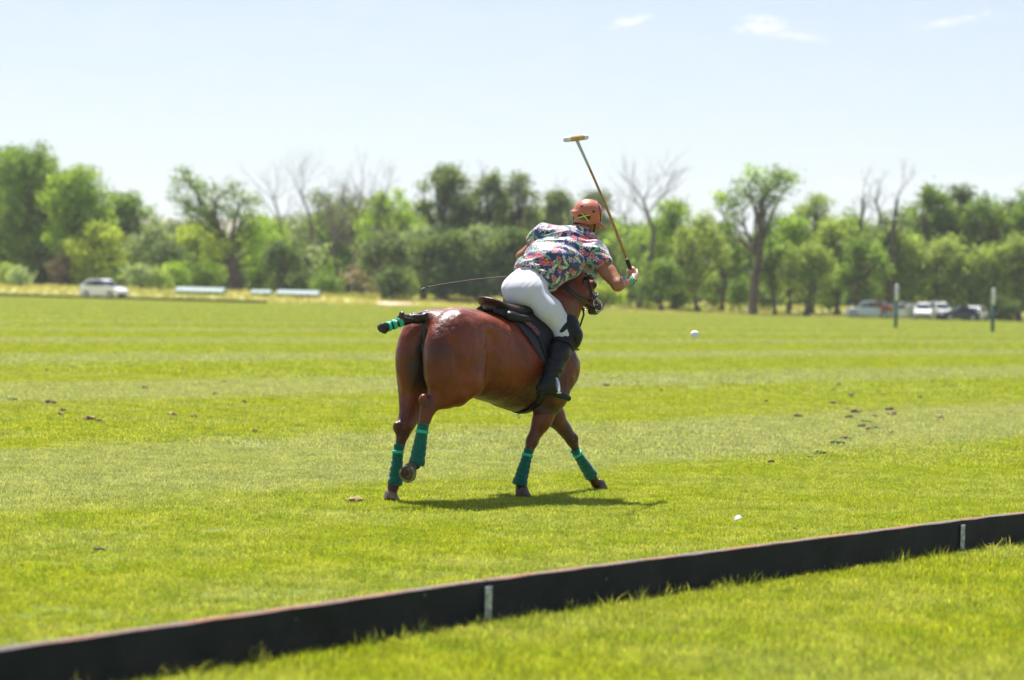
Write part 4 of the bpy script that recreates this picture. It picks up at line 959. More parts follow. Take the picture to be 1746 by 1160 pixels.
def build_grass():
    rng = np.random.default_rng(7)
    short = [tuft_mesh('blades', 66, .085, .010, .026, .0030, rng) for _ in range(6)]
    mid = [tuft_mesh('blades', 70, .17, .014, .034, .006, rng) for _ in range(5)]
    far = [tuft_mesh('blades', 80, .40, .016, .038, .013, rng, .6) for _ in range(4)]
    lush = [tuft_mesh('blades', 66, .085, .016, .042, .0032, rng, .9) for _ in range(6)]
    def X(px, D): return ray(px, 500)[0]/ray(px, 500)[1]*D
    z = .001
    def bl(Y):      # x of the board line at depth Y
        pts = [JA-(J1-JA)*.5]+BOARD+[JB+(JB-J2)]; return float(np.interp(Y, [p[1] for p in pts], [p[0] for p in pts]))
    # field side of the board, nearest part, then onward
    P1 = [(X(-520, 8.6), 8.6, z)]+[(max(bl(y)-.05, X(-520, y)), y, z) for y in (9.0, 9.6, 10.5, 11.6, 13, 15.58, 17, 19.3)]+[(bl(21.5)-.05, 21.5, z), (X(2270, 23), 23, z), (X(2270, 24), 24, z), (X(-520, 24), 24, z)]
    scatter('mown_grass', P1, 210, short, 1, label='short mown grass of the playing field around the galloping horse')
    P2 = [(X(-520, 24), 24, z), (X(2270, 24), 24, z), (X(2270, 42), 42, z), (X(-520, 42), 42, z)]
    scatter('mown_grass', P2, 52, mid, 2, label='short mown grass of the playing field beyond the galloping horse')
    P3 = [(X(-520, 42), 42, z), (X(2270, 42), 42, z), (X(2270, 85), 85, z), (X(-520, 85), 85, z)]
    vfar = [tuft_mesh('blades', 90, .75, .018, .042, .028, rng, .6) for _ in range(3)]
    P5 = [(X(-520, 85), 85, z), (X(2270, 85), 85, z)]+[(X(px_, farY(X(px_, 240))-1), farY(X(px_, 240))-1, z) for px_ in (2270, 1400, 900, 400, -520)]
    scatter('mown_grass', P5, 2.6, vfar, 6, label='short mown grass at the far end of the playing field')
    scatter('mown_grass', P3, 9, far, 3, label='short mown grass of the far half of the playing field')
    P4 = [(X(-400, 8.4), 8.4, z), (X(2300, 8.4), 8.4, z)]+[(X(2300, y), y, z) for y in (12, 16.3)]+[(bl(y)+.03, y, z) for y in (16.3, 15.58, 13, 11.6, 10.5, 9.6, 8.9, 8.4)]
    scatter('lush_grass', P4, 250, lush, 4, .8, 1.35, label='longer bright grass on the near side of the black board')
    # ragged uncut fringe against the board
    b = []
    fr = [tuft_mesh('blades', 20, .05, .04, .105, .0048, rng, .9) for _ in range(5)]
    V = []; F = []
    for k in range(3):
        a, c = BOARD[k], BOARD[k+1]; n = unit(np.cross(c-a, (0, 0, 1))); q = len(V)
        V += [tuple(a+n*.035+A(0, 0, .001)), tuple(c+n*.035+A(0, 0, .001)), tuple(c+n*.10+A(0, 0, .001)), tuple(a+n*.10+A(0, 0, .001))]; F.append((q, q+1, q+2, q+3))
    o = scatter('tall_grass', V, 90, fr, 5, .5, 1.15, label='uncut tufts of grass against the foot of the black board')
    me = mesh('tall_grass', V, F, M_turf); o.data = me
# ------------------------------------------------------------------ sideboards
M_board = mat('weathered_black_board', (.0125, .0145, .021), rough=.7, spec=.25, var=.45, vscale=3.5, bump=.25, bscale=70)
def board_face():
    nt = M_board.node_tree; N = nt.nodes.new; K = nt.links.new; b = nt.nodes['Principled BSDF']; src = b.inputs['Base Color'].links[0].from_socket
    geo = N('ShaderNodeNewGeometry'); sp = N('ShaderNodeSeparateXYZ'); K(geo.outputs['Position'], sp.inputs[0])
    n = N('ShaderNodeTexNoise'); n.inputs['Scale'].default_value = 7; n.inputs['Detail'].default_value = 6; n.inputs['Roughness'].default_value = .7; K(geo.outputs['Position'], n.inputs['Vector'])
    a = N('ShaderNodeMath'); a.operation = 'MULTIPLY_ADD'; K(sp.outputs[2], a.inputs[0]); a.inputs[1].default_value = -3.2; K(n.outputs['Fac'], a.inputs[2])
    r = N('ShaderNodeMapRange'); K(a.outputs[0], r.inputs[0]); r.inputs['From Min'].default_value = .22; r.inputs['From Max'].default_value = .55; r.inputs['To Max'].default_value = .75
    m = N('ShaderNodeMixRGB'); K(r.outputs[0], m.inputs[0]); K(src, m.inputs[1]); m.inputs[2].default_value = (.045, .036, .030, 1)
    v = N('ShaderNodeTexVoronoi'); v.inputs['Scale'].default_value = 9; v.inputs['Randomness'].default_value = 1; K(geo.outputs['Position'], v.inputs['Vector'])
    l = N('ShaderNodeMath'); l.operation = 'LESS_THAN'; K(v.outputs['Distance'], l.inputs[0]); l.inputs[1].default_value = .085
    cs = N('ShaderNodeSeparateColor'); K(v.outputs['Color'], cs.inputs[0]); g2 = N('ShaderNodeMath'); g2.operation = 'GREATER_THAN'; K(cs.outputs[0], g2.inputs[0]); g2.inputs[1].default_value = .55
    q = N('ShaderNodeMath'); q.operation = 'MULTIPLY'; K(l.outputs[0], q.inputs[0]); K(g2.outputs[0], q.inputs[1])
    m2 = N('ShaderNodeMixRGB'); K(q.outputs[0], m2.inputs[0]); K(m.outputs[0], m2.inputs[1]); m2.inputs[2].default_value = (.13, .115, .095, 1)
    n3 = N('ShaderNodeTexNoise'); n3.inputs['Scale'].default_value = 1.3; n3.inputs['Detail'].default_value = 8; n3.inputs['Roughness'].default_value = .75; K(geo.outputs['Position'], n3.inputs['Vector'])
    r3 = N('ShaderNodeMapRange'); K(n3.outputs['Fac'], r3.inputs[0]); r3.inputs['From Min'].default_value = .55; r3.inputs['From Max'].default_value = .7; r3.inputs['To Max'].default_value = .5
    m3 = N('ShaderNodeMixRGB'); K(r3.outputs[0], m3.inputs[0]); K(m2.outputs[0], m3.inputs[1]); m3.inputs[2].default_value = (.035, .037, .045, 1); K(m3.outputs[0], b.inputs['Base Color'])
board_face()
def board_edge_mat():
    return mat('worn_board_edge', (.42, .17, .09), rough=.8, var=.45, vscale=3.0, vcol2=(.20, .19, .21), bump=.3, bscale=60)
M_bedge = board_edge_mat()
M_galv = mat('galvanised_plate', (.42, .44, .46), rough=.55, metal=.35, var=.5, vscale=30, bump=.2, bscale=60)
def board_panel(a, c, H, parent, org, name='panel', th=.027, n=30, seed=0, gap=.008):
    rng = random.Random(seed); d = c-a; L = np.linalg.norm(d); d = d/L; nn = unit(np.cross(d, (0, 0, 1))); a = a+d*gap/2-org; L -= gap
    prof = [(-th/2, -.04), (-th/2, H-.006), (-th/2+.006, H), (th/2-.007, H), (th/2, H-.007), (th/2, -.04)]   # far side .. near side (nn points to the camera)
    V = []; F = []; mi = []; m = len(prof)
    for i in range(n+1):
        w = .0 if i in (0, n) else rng.uniform(-.0008, .0008); ch = rng.uniform(-.003, .004) if i % 3 else 0
        for j, (u, z) in enumerate(prof):
            V.append(a+d*L*i/n+nn*(u+(w if j >= 3 else 0)-(ch if j == 3 else 0))+A(0, 0, z+(w if z > .05 else 0)-(max(ch, 0) if j == 4 else 0)))
    for i in range(n):
        for j in range(m):
            k = (j+1) % m; F.append((i*m+j, (i+1)*m+j, (i+1)*m+k, i*m+k)); mi.append(1 if j in (2, 3) else 0)
    F += [tuple(range(m)), tuple(n*m+j for j in range(m))[::-1]]; mi += [0, 0]
    return obj(name, mesh(name, V, F, [M_board, M_bedge], mi=mi), parent)
def build_boards():
    org = (BOARD[1]+BOARD[2])/2
    r = empty('sideboard', 'low black wooden sideboard with worn orange top edge crossing the foreground', 'sideboard', org)
    Hb = .222
    for k in range(3): board_panel(BOARD[k], BOARD[k+1], Hb, r, org, seed=k)
    for J, d in ((J1, unit(J2-J1)), (J2, unit(JB-J2))):
        nn = unit(np.cross(d, (0, 0, 1))); R = np.stack([d, nn, A(0, 0, 1)], 1)
        mb = MB().box(J-org+nn*.0265+A(0, 0, .085), (.052, .006, .205), R=R)
        pl = bevel(mb.build('joint_plate', M_galv, r), .0015)
        b2 = MB()
        for zz in (.03, .085, .15): MB().tube([J-org+nn*.0290+d*.0+A(0, 0, zz), J-org+nn*.0345+A(0, 0, zz)], .0065, 8).build('screw', M_steel, pl)
    # chips and stains
    ch = MB()
    for (px, py, s_) in ((990, 971, .030), (1545, 902, .02), (448, 1062, .02), (222, 1108, .010), (1065, 1000, .006)):
        pass
    # far sideboard
    a, c = at_depth(-40, 222), at_depth(456, 227); n = 6; org2 = (a+c)/2
    r2 = empty('sideboard', 'distant dark sideboard along the far edge of the field', 'sideboard', org2)
    for k in range(n): board_panel(a+(c-a)*k/n, a+(c-a)*(k+1)/n, .24, r2, org2, n=4, seed=20+k)
# ------------------------------------------------------------------ small things on the turf
def clod_mesh(name, r, rng, flat=.55):
    import bmesh
    bm = bmesh.new(); bmesh.ops.create_icosphere(bm, subdivisions=3, radius=1.0)
    sd = rng.uniform(0, 50)
    for v in bm.verts:
        n = mnoise.noise(v.co*1.4+Vector((sd, 0, 0)))*.55+mnoise.noise(v.co*4+Vector((0, sd, 0)))*.22
        v.co = v.co*(1+n); v.co.z *= flat; v.co *= r; v.co.z = max(v.co.z, -.1*r)
    me = bpy.data.meshes.new(name); bm.to_mesh(me); bm.free(); return me
ROWS = {'left': [], 'right': []}
CL = {'right': ['dark clod alone high up in the right-hand scatter, on the yellow stripe', 'dark clod just above the long bare scrape on the right', 'long pale scrape of bare earth in the right-hand scatter', 'dark flat clod left of the bright divot in the right-hand scatter', 'brown clod topping the stacked pair right of the scrape', 'dark clod below its twin in the stacked pair right of the scrape', 'dark clod lying alone farthest right in the scatter', 'pale clod just above the brown one in the middle of the scatter', 'brown clod touching a small green tuft in the middle of the scatter', 'flat brown clod just above the second nearest green divot', 'pale reddish clod alone at the left side of the right-hand scatter'],
      'left': ['small clod high up left of the horse near a green tuft', 'large pale crumbled clod at far left of the field', 'brown clod below the large pale one at far left', 'second brown clod below the large pale one at far left', 'long flat dark clod on the yellow stripe at left', 'short pale clod touching the end of the long flat one', 'dark clod right of the long flat one on the yellow stripe', 'paler clod right of the dark one on the yellow stripe', 'brownish clod close to the left of the horse, on the stripe edge', 'small clod lowest on the grey stripe left of the hind legs']}
def build_small():
    M_earth = mat('clod_earth', (.085, .055, .032), rough=.95, var=.5, vscale=30, bump=.5, bscale=60)
    M_drye = mat('dry_clod_earth', (.26, .18, .10), rough=.95, var=.5, vscale=30, bump=.5, bscale=60)
    M_green = mat('divot_turf', (.06, .11, .015), rough=.9, var=.4, vscale=40)
    rg = random.Random(3); rng = np.random.default_rng(12); L = []
    for (x, y, s) in [(670, 190, 6), (620, 250, 7), (775, 295, 10), (1060, 285, 6), (1380, 312, 7), (620, 355, 9), (735, 412, 7), (810, 438, 16), (755, 485, 12), (1110, 418, 10), (1140, 460, 11), (1545, 487, 11), (900, 525, -12), (865, 562, 9), (920, 588, 10), (985, 580, -12), (1130, 620, 7), (720, 672, 11), (650, 712, -15), (500, 805, -16), (420, 832, 8), (78, 877, 8), (310, 478, 10), (980, 475, 7), (1480, 170, 5), (1610, 185, 4), (30, 343, 6), (160, 382, 5)]:
        L.append((1300+x/5.135, 620+y/5.135, s))
    for (x, y, s) in [(233, 97, 7), (265, 163, -6), (715, 185, 9), (1110, 157, -13), (1180, 155, 6), (60, 243, -16), (245, 262, 20), (310, 298, 12), (300, 318, 11), (440, 343, 24), (490, 350, 12), (665, 305, 7), (850, 318, 15), (965, 328, 12), (1205, 257, 11), (1065, 215, -14), (490, 990, 15), (110, 1070, 7), (1260, 400, 9), (905, 90, 5), (1045, 95, 7)]:
        L.append((x/2.9, 600+y/2.9, s))
    L += [(606, 857, 22), (1000, 641, 7), (1033, 660, 9), (1128, 668, 6), (1230, 655, 5), (1355, 905, 5), (770, 640, 5)]
    rng2 = np.random.default_rng(5); tf = tuft_mesh('turf_blades', 40, 1.0, .35, 1.1, .10, rng2, .9)
    for i, (px, py, s) in enumerate(L):
        g = gnd(px, py); k = FPX/g[1]; r = abs(s)/k/2*(1.45 if px > 1000 else 1.2)
        me = clod_mesh('divot', r, rg, .42 if abs(s) > 11 else .6); me.materials.append(M_green if s < 0 else (M_earth if rg.random() < .75 else M_drye))
        me.polygons.foreach_set('use_smooth', np.ones(len(me.polygons), dtype=bool))
        if px > 600 and abs(px-606) < 2: lab = 'flattened brown clod on the grass left of the hind hoof'
        elif abs(px-169) < 2 and py > 930: lab = 'dark clod of earth alone in the bright grass at lower left'
        elif s == -15: lab = 'green-topped turf divot right of the horse, second nearest of the scattered pair'
        elif s == -16 and px > 1000: lab = 'nearest green-topped turf divot right of the horse'
        elif s < 0: lab = 'small torn-up tuft of turf lying on the mown field'
        elif abs(s) >= 9: lab = 'clod at photo position'
        elif px > 1000: lab = 'small clod of kicked-up earth on the field to the right of the horse'
        else: lab = 'small clod of kicked-up earth on the field to the left of the horse'
        if lab == 'clod at photo position':
            near = 'right' if px > 1000 else 'left'; row = ROWS[near]; row.append(1); lab = CL[near][len(row)-1] if len(row) <= len(CL[near]) else 'small clod of kicked-up earth on the field to the %s of the horse' % near
        o = bpy.data.objects.new('divot', me); link(o); o.location = (g[0], g[1], r*.12+.012); o.rotation_euler = (0, 0, rg.uniform(0, 6)); o.scale = (1, rg.uniform(.6, 1.0), 1)
        tag(o, lab, 'divot', 'divots scattered over the field')
        if s < 0 or rg.random() < .4:
            b = obj('turf_blades', tf, o); b.scale = (r, r, r*.55); b.location = (0, 0, r*.15)
    # ball in flight
    D = 23.4; z = ztop(1184.5, 571, D); p = ray(1184.5, 571)*D/ray(1184.5, 571)[1]+CC
    import bmesh
    bm = bmesh.new(); bmesh.ops.create_uvsphere(bm, u_segments=32, v_segments=20, radius=.043)
    me = bpy.data.meshes.new('ball'); bm.to_mesh(me); bm.free(); me.materials.append(mat('white_ball', (.80, .80, .78), rough=.35, var=.03, bump=.2, bscale=60)); me.polygons.foreach_set('use_smooth', np.ones(len(me.polygons), dtype=bool))
    o = bpy.data.objects.new('polo_ball', me); link(o); o.location = tuple(p); tag(o, 'white polo ball flying above the grass to the right of the horse', 'ball')
    # white scrap
    g = gnd(1257, 896); mb = MB(); n = 8
    for i in range(n+1):
        t = i/n; w = .020*math.sin(math.pi*(t*.9+.05)); mb.V += [(t*.065-.03, -w, .03+.02*math.sin(t*2)), (t*.065-.03, w, .045+.03*math.sin(t*2.6))]
    mb.F = [(2*i, 2*i+2, 2*i+3, 2*i+1) for i in range(n)]; mb.M = [0]*n
    o = mb.build('feather', mat('white_feather', (.58, .60, .60), rough=.7, transl=(.3, (1, 1, 1)))); o.location = tuple(g); tag(o, 'small white feather on the field just beyond the black board, right of the horse', 'feather')
    sm = o.modifiers.new('thickness', 'SOLIDIFY'); sm.thickness = .002
    # crumbs of turf thrown up around the hooves
    V = []; F = []; r2 = random.Random(9)
    for k in range(150):
        base = r2.choice([P(885, 835, -.1), P(1010, 820, .1), P(680, 850, .1), P(900, 780, -.2)]); c = HORSE_M @ Vector(base+A(r2.gauss(0, .22), r2.gauss(0, .18), abs(r2.gauss(0, .20)))); s = r2.uniform(.0015, .0042)
        q = len(V); V += [(c.x+s, c.y, c.z-s), (c.x-s, c.y+s, c.z-s), (c.x-s, c.y-s, c.z-s), (c.x, c.y, c.z+s*1.4)]; F += [(q, q+1, q+2), (q, q+1, q+3), (q+1, q+2, q+3), (q+2, q, q+3)]
    o = obj('flying_turf', mesh('flying_turf', V, F, mat('turf_crumbs', (.28, .26, .10), rough=.9, var=.5, vscale=3)), kind='stuff'); tag(o, 'crumbs of turf thrown up around the hooves', 'turf')
def build_posts():
    for (px, py, top, lab) in ((1527, 560, 487, 'green and white goal post, left of the pair'), (1692, 567, 494, 'green and white goal post, right of the pair')):
        g = gnd(px, py); D = g[1]; H = (py-top)/FPX*D; r = empty('goal_post', lab, 'goal post', g, 0, 'goal posts')
        R1 = .115
        MB().tube([(0, 0, -.02), (0, 0, .02), (0, 0, H*.64)], [R1*1.02, R1, R1], 20).build('pad', mat('dark_green_pad', (.004, .085, .06), rough=.55, var=.1), r, True)
        MB().tube([(0, 0, H*.64+.003), (0, 0, H*.985), (0, 0, H*.995)], [R1*1.05, R1*1.0, R1*.9], 20).build('white_top', M_white, r, True)
        MB().tube([(0, 0, H*.995), (0, 0, H*1.01), (0, 0, H*1.03)], [R1*.92, R1*.8, R1*.3], 20).build('cap', mat('pinkish_cap', (.75, .55, .50), rough=.5), r, True)
# ------------------------------------------------------------------ trees
def leaf_mat(name, c, tr=.5):
    m = mat(name, c, rough=.55, spec=.3, col_attr=True, transl=(tr, (1.2, 1.15, .6))); return m
M_leaf = leaf_mat('tree_leaves', (.08, .12, .03))
M_bark = mat('cottonwood_bark', (.135, .105, .085), rough=.95, spec=.1, var=.45, vscale=3, bump=.5, bscale=8)
M_dead = mat('dead_grey_wood', (.17, .145, .125), rough=.95, spec=.1, var=.35, vscale=3)
KIND = dict(bright=(A(.135, .205, .030), A(.085, .140, .022)), green=(A(.095, .150, .030), A(.055, .095, .022)), yellow=(A(.20, .25, .045), A(.13, .18, .035)),
            olive=(A(.092, .128, .062), A(.045, .068, .034)), dark=(A(.065, .100, .036), A(.038, .062, .025)), silver=(A(.15, .205, .115), A(.08, .115, .06)),
            willow=(A(.155, .205, .060), A(.095, .140, .04)), dead=(A(.26, .21, .17), A(.17, .14, .11)))
for _k in KIND:
    if _k not in ('dead',): KIND[_k] = tuple(c*A(1.42, 1.32, 1.22) for c in KIND[_k])
class Wood:
    def __init__(s): s.mb_V = []; s.mb_F = []
    def seg(s, a, b, ra, rb, n=5):
        d = unit(b-a); u = unit(np.cross(d, (0.3, 1, .1))); w = np.cross(d, u); q = len(s.mb_V)
        for p, r in ((a, ra), (b, rb)):
            for j in range(n): t = 6.2832*j/n; s.mb_V.append(p+u*math.cos(t)*r+w*math.sin(t)*r)
        s.mb_F += [(q+j, q+(j+1) % n, q+n+(j+1) % n, q+n+j) for j in range(n)]
    def path(s, pts, r0, r1, n=6):
        k = len(pts)
        for i in range(k-1): s.seg(pts[i], pts[i+1], r0+(r1-r0)*i/(k-1), r0+(r1-r0)*(i+1)/(k-1), n)
    def limb(s, a, b, r0, r1, rg, bend=.12, n=6, k=6):
        L = np.linalg.norm(b-a); o = A(*[rg.gauss(0, 1) for _ in range(3)])*L*bend; pts = [a+(b-a)*t+o*math.sin(math.pi*t)+A(0, 0, L*.10*math.sin(math.pi*t)) for t in np.linspace(0, 1, k)]
        pts = [p+A(rg.gauss(0, 1), rg.gauss(0, 1), rg.gauss(0, .5))*L*.018*(0 < i < k-1) for i, p in enumerate(pts)]; s.path(pts, r0, r1, n); return pts
    def twigs(s, p, d, L, r, depth, rg, ends, spread=.6, up=.15, n=4):
        q = p; dd = unit(d)
        for i in range(3):
            dn = unit(dd+A(rg.gauss(0, .16), rg.gauss(0, .16), rg.gauss(up, .1))); e = q+dn*L/3; s.seg(q, e, r*(1-.22*i), r*(1-.22*(i+1)), n); q = e; dd = dn
            if depth > 0 and i > 0:
                s.twigs(q, unit(dd+A(rg.gauss(0, spread), rg.gauss(0, spread), rg.gauss(.05, spread*.5))), L*rg.uniform(.5, .75), r*.5, depth-1, rg, ends, spread, up, n)
        if depth > 0: s.twigs(q, dd, L*.6, r*.4, depth-1, rg, ends, spread, up, n)
        else: ends.append(q)
def leaves(clumps, kind, rng, per=26, size=.34, spread=.55):
    """clumps: (n,3) centres; each gets a puff of small leaf faces of slightly different greens"""
    n = len(clumps); c = np.repeat(clumps, per, 0); m = len(c); off = rng.normal(size=(m, 3))*spread*A(1, 1, .8); p = c+off
    a = rng.normal(size=(m, 3)); a /= np.linalg.norm(a, axis=1)[:, None]; b = np.cross(a, rng.normal(size=(m, 3))); b /= np.linalg.norm(b, axis=1)[:, None]; s = size*(.5+.8*rng.random(m))[:, None]/2
    V = np.stack([p-a*s*1.25, p+b*s*.7, p+a*s*1.25, p-b*s*.7], 1).reshape(-1, 3); F = np.arange(m*4).reshape(-1, 4)
    k1, k2 = KIND[kind]; t = np.repeat(rng.random(n)**1.3, per)*.85+rng.random(m)*.15; col = k2*(1-t[:, None])+k1*t[:, None]; col = col*(1.3+1.1*rng.random((m, 1)))*np.repeat(.75+.6*rng.random((n, 1)), per, 0)
    return V, F, np.repeat(col, 4, 0)
def lobe_pts(c, r, n, rng, fill=.45):
    d = rng.normal(size=(n, 3)); d /= np.linalg.norm(d, axis=1)[:, None]; k = fill+(1-fill)*rng.random(n)**.5; return c+d*k[:, None]*r
TREES = []
def tree(name, label, px, D, kind, lobes, trunk=None, tr=.30, seed=0, cat='tree', group=None, per=26, size=.31, dens=1.0, bare=0, dead=False, limbs=True, spread=.46, base_z=0.0, lk=None, cont=None):
    """lobes: (x, y, z, rx, rz[, kind]) in metres from the tree's foot; trunk: list of points"""
    rg = random.Random(seed*7+11); rng = np.random.default_rng(seed+100)
    g = at_depth(px, D, base_z); g[2] = float(gz(g[0], g[1])); r = empty(name, label, cat, g, 0, group)
    wd = Wood(); trunk = [A(*t) for t in (trunk or [(0, 0, 0), (0.1, 0, 3)])]; top = trunk[-1]
    wd.path([trunk[0]-A(0, 0, .2)]+trunk, tr*1.35, tr*.62, 9); wd.seg(trunk[0]-A(0, 0, .1), trunk[0]+A(0, 0, .6), tr*1.9, tr*1.2, 9)
    Vs, Fs, Cs = [], [], []; q = 0
    for i, lb in enumerate(lobes):
        x, y, z, rx, rz = lb[:5]; kd = lb[5] if len(lb) > 5 else kind; c = A(x, y, z)
        if limbs:
            zz = [t[2] for t in trunk]; kk = min(range(len(trunk)), key=lambda j: np.linalg.norm(trunk[j]-A(x*.4, y*.4, min(z*.55, zz[-1]))))
            pts = wd.limb(trunk[kk], c-A(0, 0, rz*.3), max(tr*.42, .09), .05, rg)
            for _ in range(3):
                e = []; wd.twigs(pts[rg.choice([3, 4, 5])], A(rg.gauss(0, 1), rg.gauss(0, 1), abs(rg.gauss(.3, .5))), max(rx, rz)*.9, .05, 1, rg, e)
        n = max(5, int(dens*3.0*(rx*rx+2*rx*rz)/1.0)); rr = A(rx, rx*.9, rz); cp = lobe_pts(c, rr, n, rng)
        V, F, C = leaves(cp, kd, rng, per, size, spread); Vs.append(V); Fs.append(F+q); Cs.append(C); q += len(V)
    ends = []
    for _ in range(bare):
        d = A(rg.gauss(0, .45), rg.gauss(0, .3), 1); st = top if not lobes or rg.random() < .4 else A(*lobes[rg.randrange(len(lobes))][:3]); wd.twigs(st, d, rg.uniform(1.2, 2.3), .06, 2, rg, ends, .55, .12)
    obj('trunk', mesh('trunk', wd.mb_V, wd.mb_F, M_dead if dead else M_bark, True), r)
    if Vs: obj('crown', mesh('crown', np.concatenate(Vs), np.concatenate(Fs), M_leaf, colors=np.concatenate(Cs)), r)
    return r
def crown(px, top, bot, w, D, seed, n=9, sq=.55, jit=.28, py0=None):
    """random lobes filling a crown w px wide from top px to bot px (converted to metres at D)"""
    rg = random.Random(seed); k = D/FPX; H = ztop(px, top, D); B = max(ztop(px, bot, D), .3); W = w*k; out = []
    for i in range(n):
        t = (i+.5)/n; z = B+(H-B)*t; half = W/2*math.sin(math.pi*min(.24+.70*t, .97))**.6
        x = rg.uniform(-1, 1)*half*.72; r = W*rg.uniform(.17, .27); rz = r*rg.uniform(.8, 1.25); z = min(z, H-rz*.9)
        out.append((x, rg.uniform(-1, 1)*W*.25, z, r, rz))
    out.append((rg.uniform(-.1, .1)*W, 0, H-W*.16, W*.17, W*.18))
    for _ in range(13):
        t = rg.uniform(.3, 1); half = W/2*math.sin(math.pi*min(.24+.70*t, .97))**.6; out.append((rg.choice([-1, 1])*half*rg.uniform(.7, 1.1)*(t < .85)+rg.uniform(-.25, .25)*W*(t >= .85), rg.uniform(-.2, .2)*W, B+(H-B)*t*.99, W*rg.uniform(.05, .10), W*rg.uniform(.06, .13)))
    return out
def build_trees():
    k = lambda D: D/FPX
    S_ = [0]
    def T_(label, px, top, w, D, kind, bot=None, n=9, name='cottonwood_tree', **kw):
        S_[0] += 1; seed = S_[0]; hb = at_depth(px, D); yb = None
        base_y = 580-(CR.T@(hb-CC))[1]/(CR.T@(hb-CC))[2]*-FPX if False else None
        b = (bot+8) if bot is not None else top+(500-top)*.9
        lob = crown(px, top, b, w, D, seed*13, n); H = ztop(px, top, D); rg = random.Random(seed)
        lean = kw.pop('lean', rg.uniform(-.8, .8)); tt = kw.pop('trunk', [(0, 0, 0), (lean*.3, 0, H*.18), (lean*.8, .1, H*.38), (lean, 0, H*.55)])
        return tree(name, label, px, D, kind, lob, tt, seed=seed, **kw)
    gR = 'trees behind the field'
    # ---- back row (dense wood behind everything)
    D = 345
    for i, (px, top, w, kd, lab) in enumerate([(35, 330, 190, 'dark', 'dark leafy tree deep in the wood at the far left'), (185, 372, 150, 'dark', 'dark tree standing behind the gap left of the far hill'), (300, 395, 150, 'olive', 'low olive tree below the bare hill'),
         (455, 392, 150, 'dark', 'dark tree behind the leaning open-crowned cottonwood'), (590, 372, 170, 'green', 'dark green tree behind the dead grey branches'), (700, 392, 130, 'bright', 'bright tree behind the tall olive tree'), (800, 390, 130, 'dark', 'dark tree filling the gap between the two olive trees'),
         (935, 372, 150, 'olive', 'grey-green tree behind the rider\'s back'), (1030, 392, 150, 'dark', 'dark tree behind the mallet arm'), (1130, 402, 150, 'green', 'green tree behind the bare-topped snag'), (1230, 422, 120, 'dark', 'dark tree left of the tall forked cottonwood, deep in the wood'),
         (1340, 412, 150, 'green', 'green tree behind the tall forked cottonwood'), (1440, 392, 150, 'green', 'green tree behind the crooked snags'), (1545, 388, 160, 'dark', 'dark tree behind the first pale willow'), (1650, 372, 170, 'green', 'tree deep in the wood behind the leaning dark trunk'), (1745, 382, 150, 'dark', 'dark tree deep in the wood at the right edge')]):
        T_(lab, px, top, w, D, kd, 500, 12, group=gR, per=22, size=.5, dens=.85, spread=.7, limbs=False, tr=.4)
    # ---- left group
    T_('huge bright cottonwood at the left edge of the photo', -18, 262, 190, 300, 'green', 470, 15, group=gR, tr=.45)
    T_('tall round-topped cottonwood second from the left edge', 62, 268, 150, 292, 'green', 465, 15, group=gR, tr=.5, dens=1.15)
    T_('bright yellow-green cottonwood right of the tall left trees', 128, 300, 118, 284, 'bright', 440, 12, group=gR, tr=.4, dens=1.2)
    T_('smaller bright tree at the right foot of the left group', 160, 395, 80, 280, 'yellow', 478, 8, group=gR, tr=.25)
    T_('grey-green tree with spiky top left of the bare hill', 212, 345, 105, 300, 'green', 470, 11, group=gR, bare=2)
    T_('silvery bushy tree just left of the far hill', 258, 402, 90, 296, 'silver', 478, 9, group=gR, tr=.22)
    T_('low dark tree under the far hill', 285, 432, 70, 290, 'dark', 482, 7, group=gR, tr=.2)
    T_('pale yellow-green young tree right of the far hill', 330, 398, 88, 296, 'yellow', 478, 9, group=gR, tr=.22)
    # leaning open-crowned cottonwood
    D = 282; kk = k(D); Zt = lambda px, py: ztop(px, py, D)
    X = lambda px: (px-400)*kk
    def lob(px, py, w, h, kd='green', y=0): return (X(px), y, Zt(px, py), w*kk, h*kk, kd)
    tree('cottonwood_tree', 'large open-crowned cottonwood with thick leaning trunk and gaps in its crown', 403, D, 'green',
         [lob(302, 312, 17, 16), lob(300, 345, 15, 16), lob(326, 330, 17, 18), lob(348, 348, 20, 22, 'green', 1), lob(318, 372, 22, 18), lob(345, 385, 24, 20, 'green', -1), lob(392, 330, 13, 15), lob(398, 352, 14, 14), lob(420, 352, 12, 14), lob(372, 378, 18, 20),
          lob(405, 385, 22, 22), lob(430, 395, 24, 26, 'bright'), lob(448, 430, 22, 30, 'bright', 1), lob(372, 425, 24, 26, 'yellow', -1), lob(425, 440, 24, 24, 'bright', -1), lob(352, 450, 20, 22, 'bright', -1), lob(385, 462, 16, 18, 'green', 1)],
         [(0, 0, 0), (-.15, 0, 1.5), (-.5, 0, 3.0), (X(385), 0, Zt(385, 440)), (X(368), 0, Zt(368, 408)), (X(352), 0, Zt(352, 372))], tr=.62, seed=301, bare=2, dens=.9, group=gR)
    T_('bright round tree right of the leaning cottonwood', 452, 388, 70, 290, 'bright', 478, 8, group=gR, tr=.25)
    T_('small dark conical tree near the shed roofs', 480, 428, 52, 274, 'dark', 486, 7, group=gR, tr=.2)
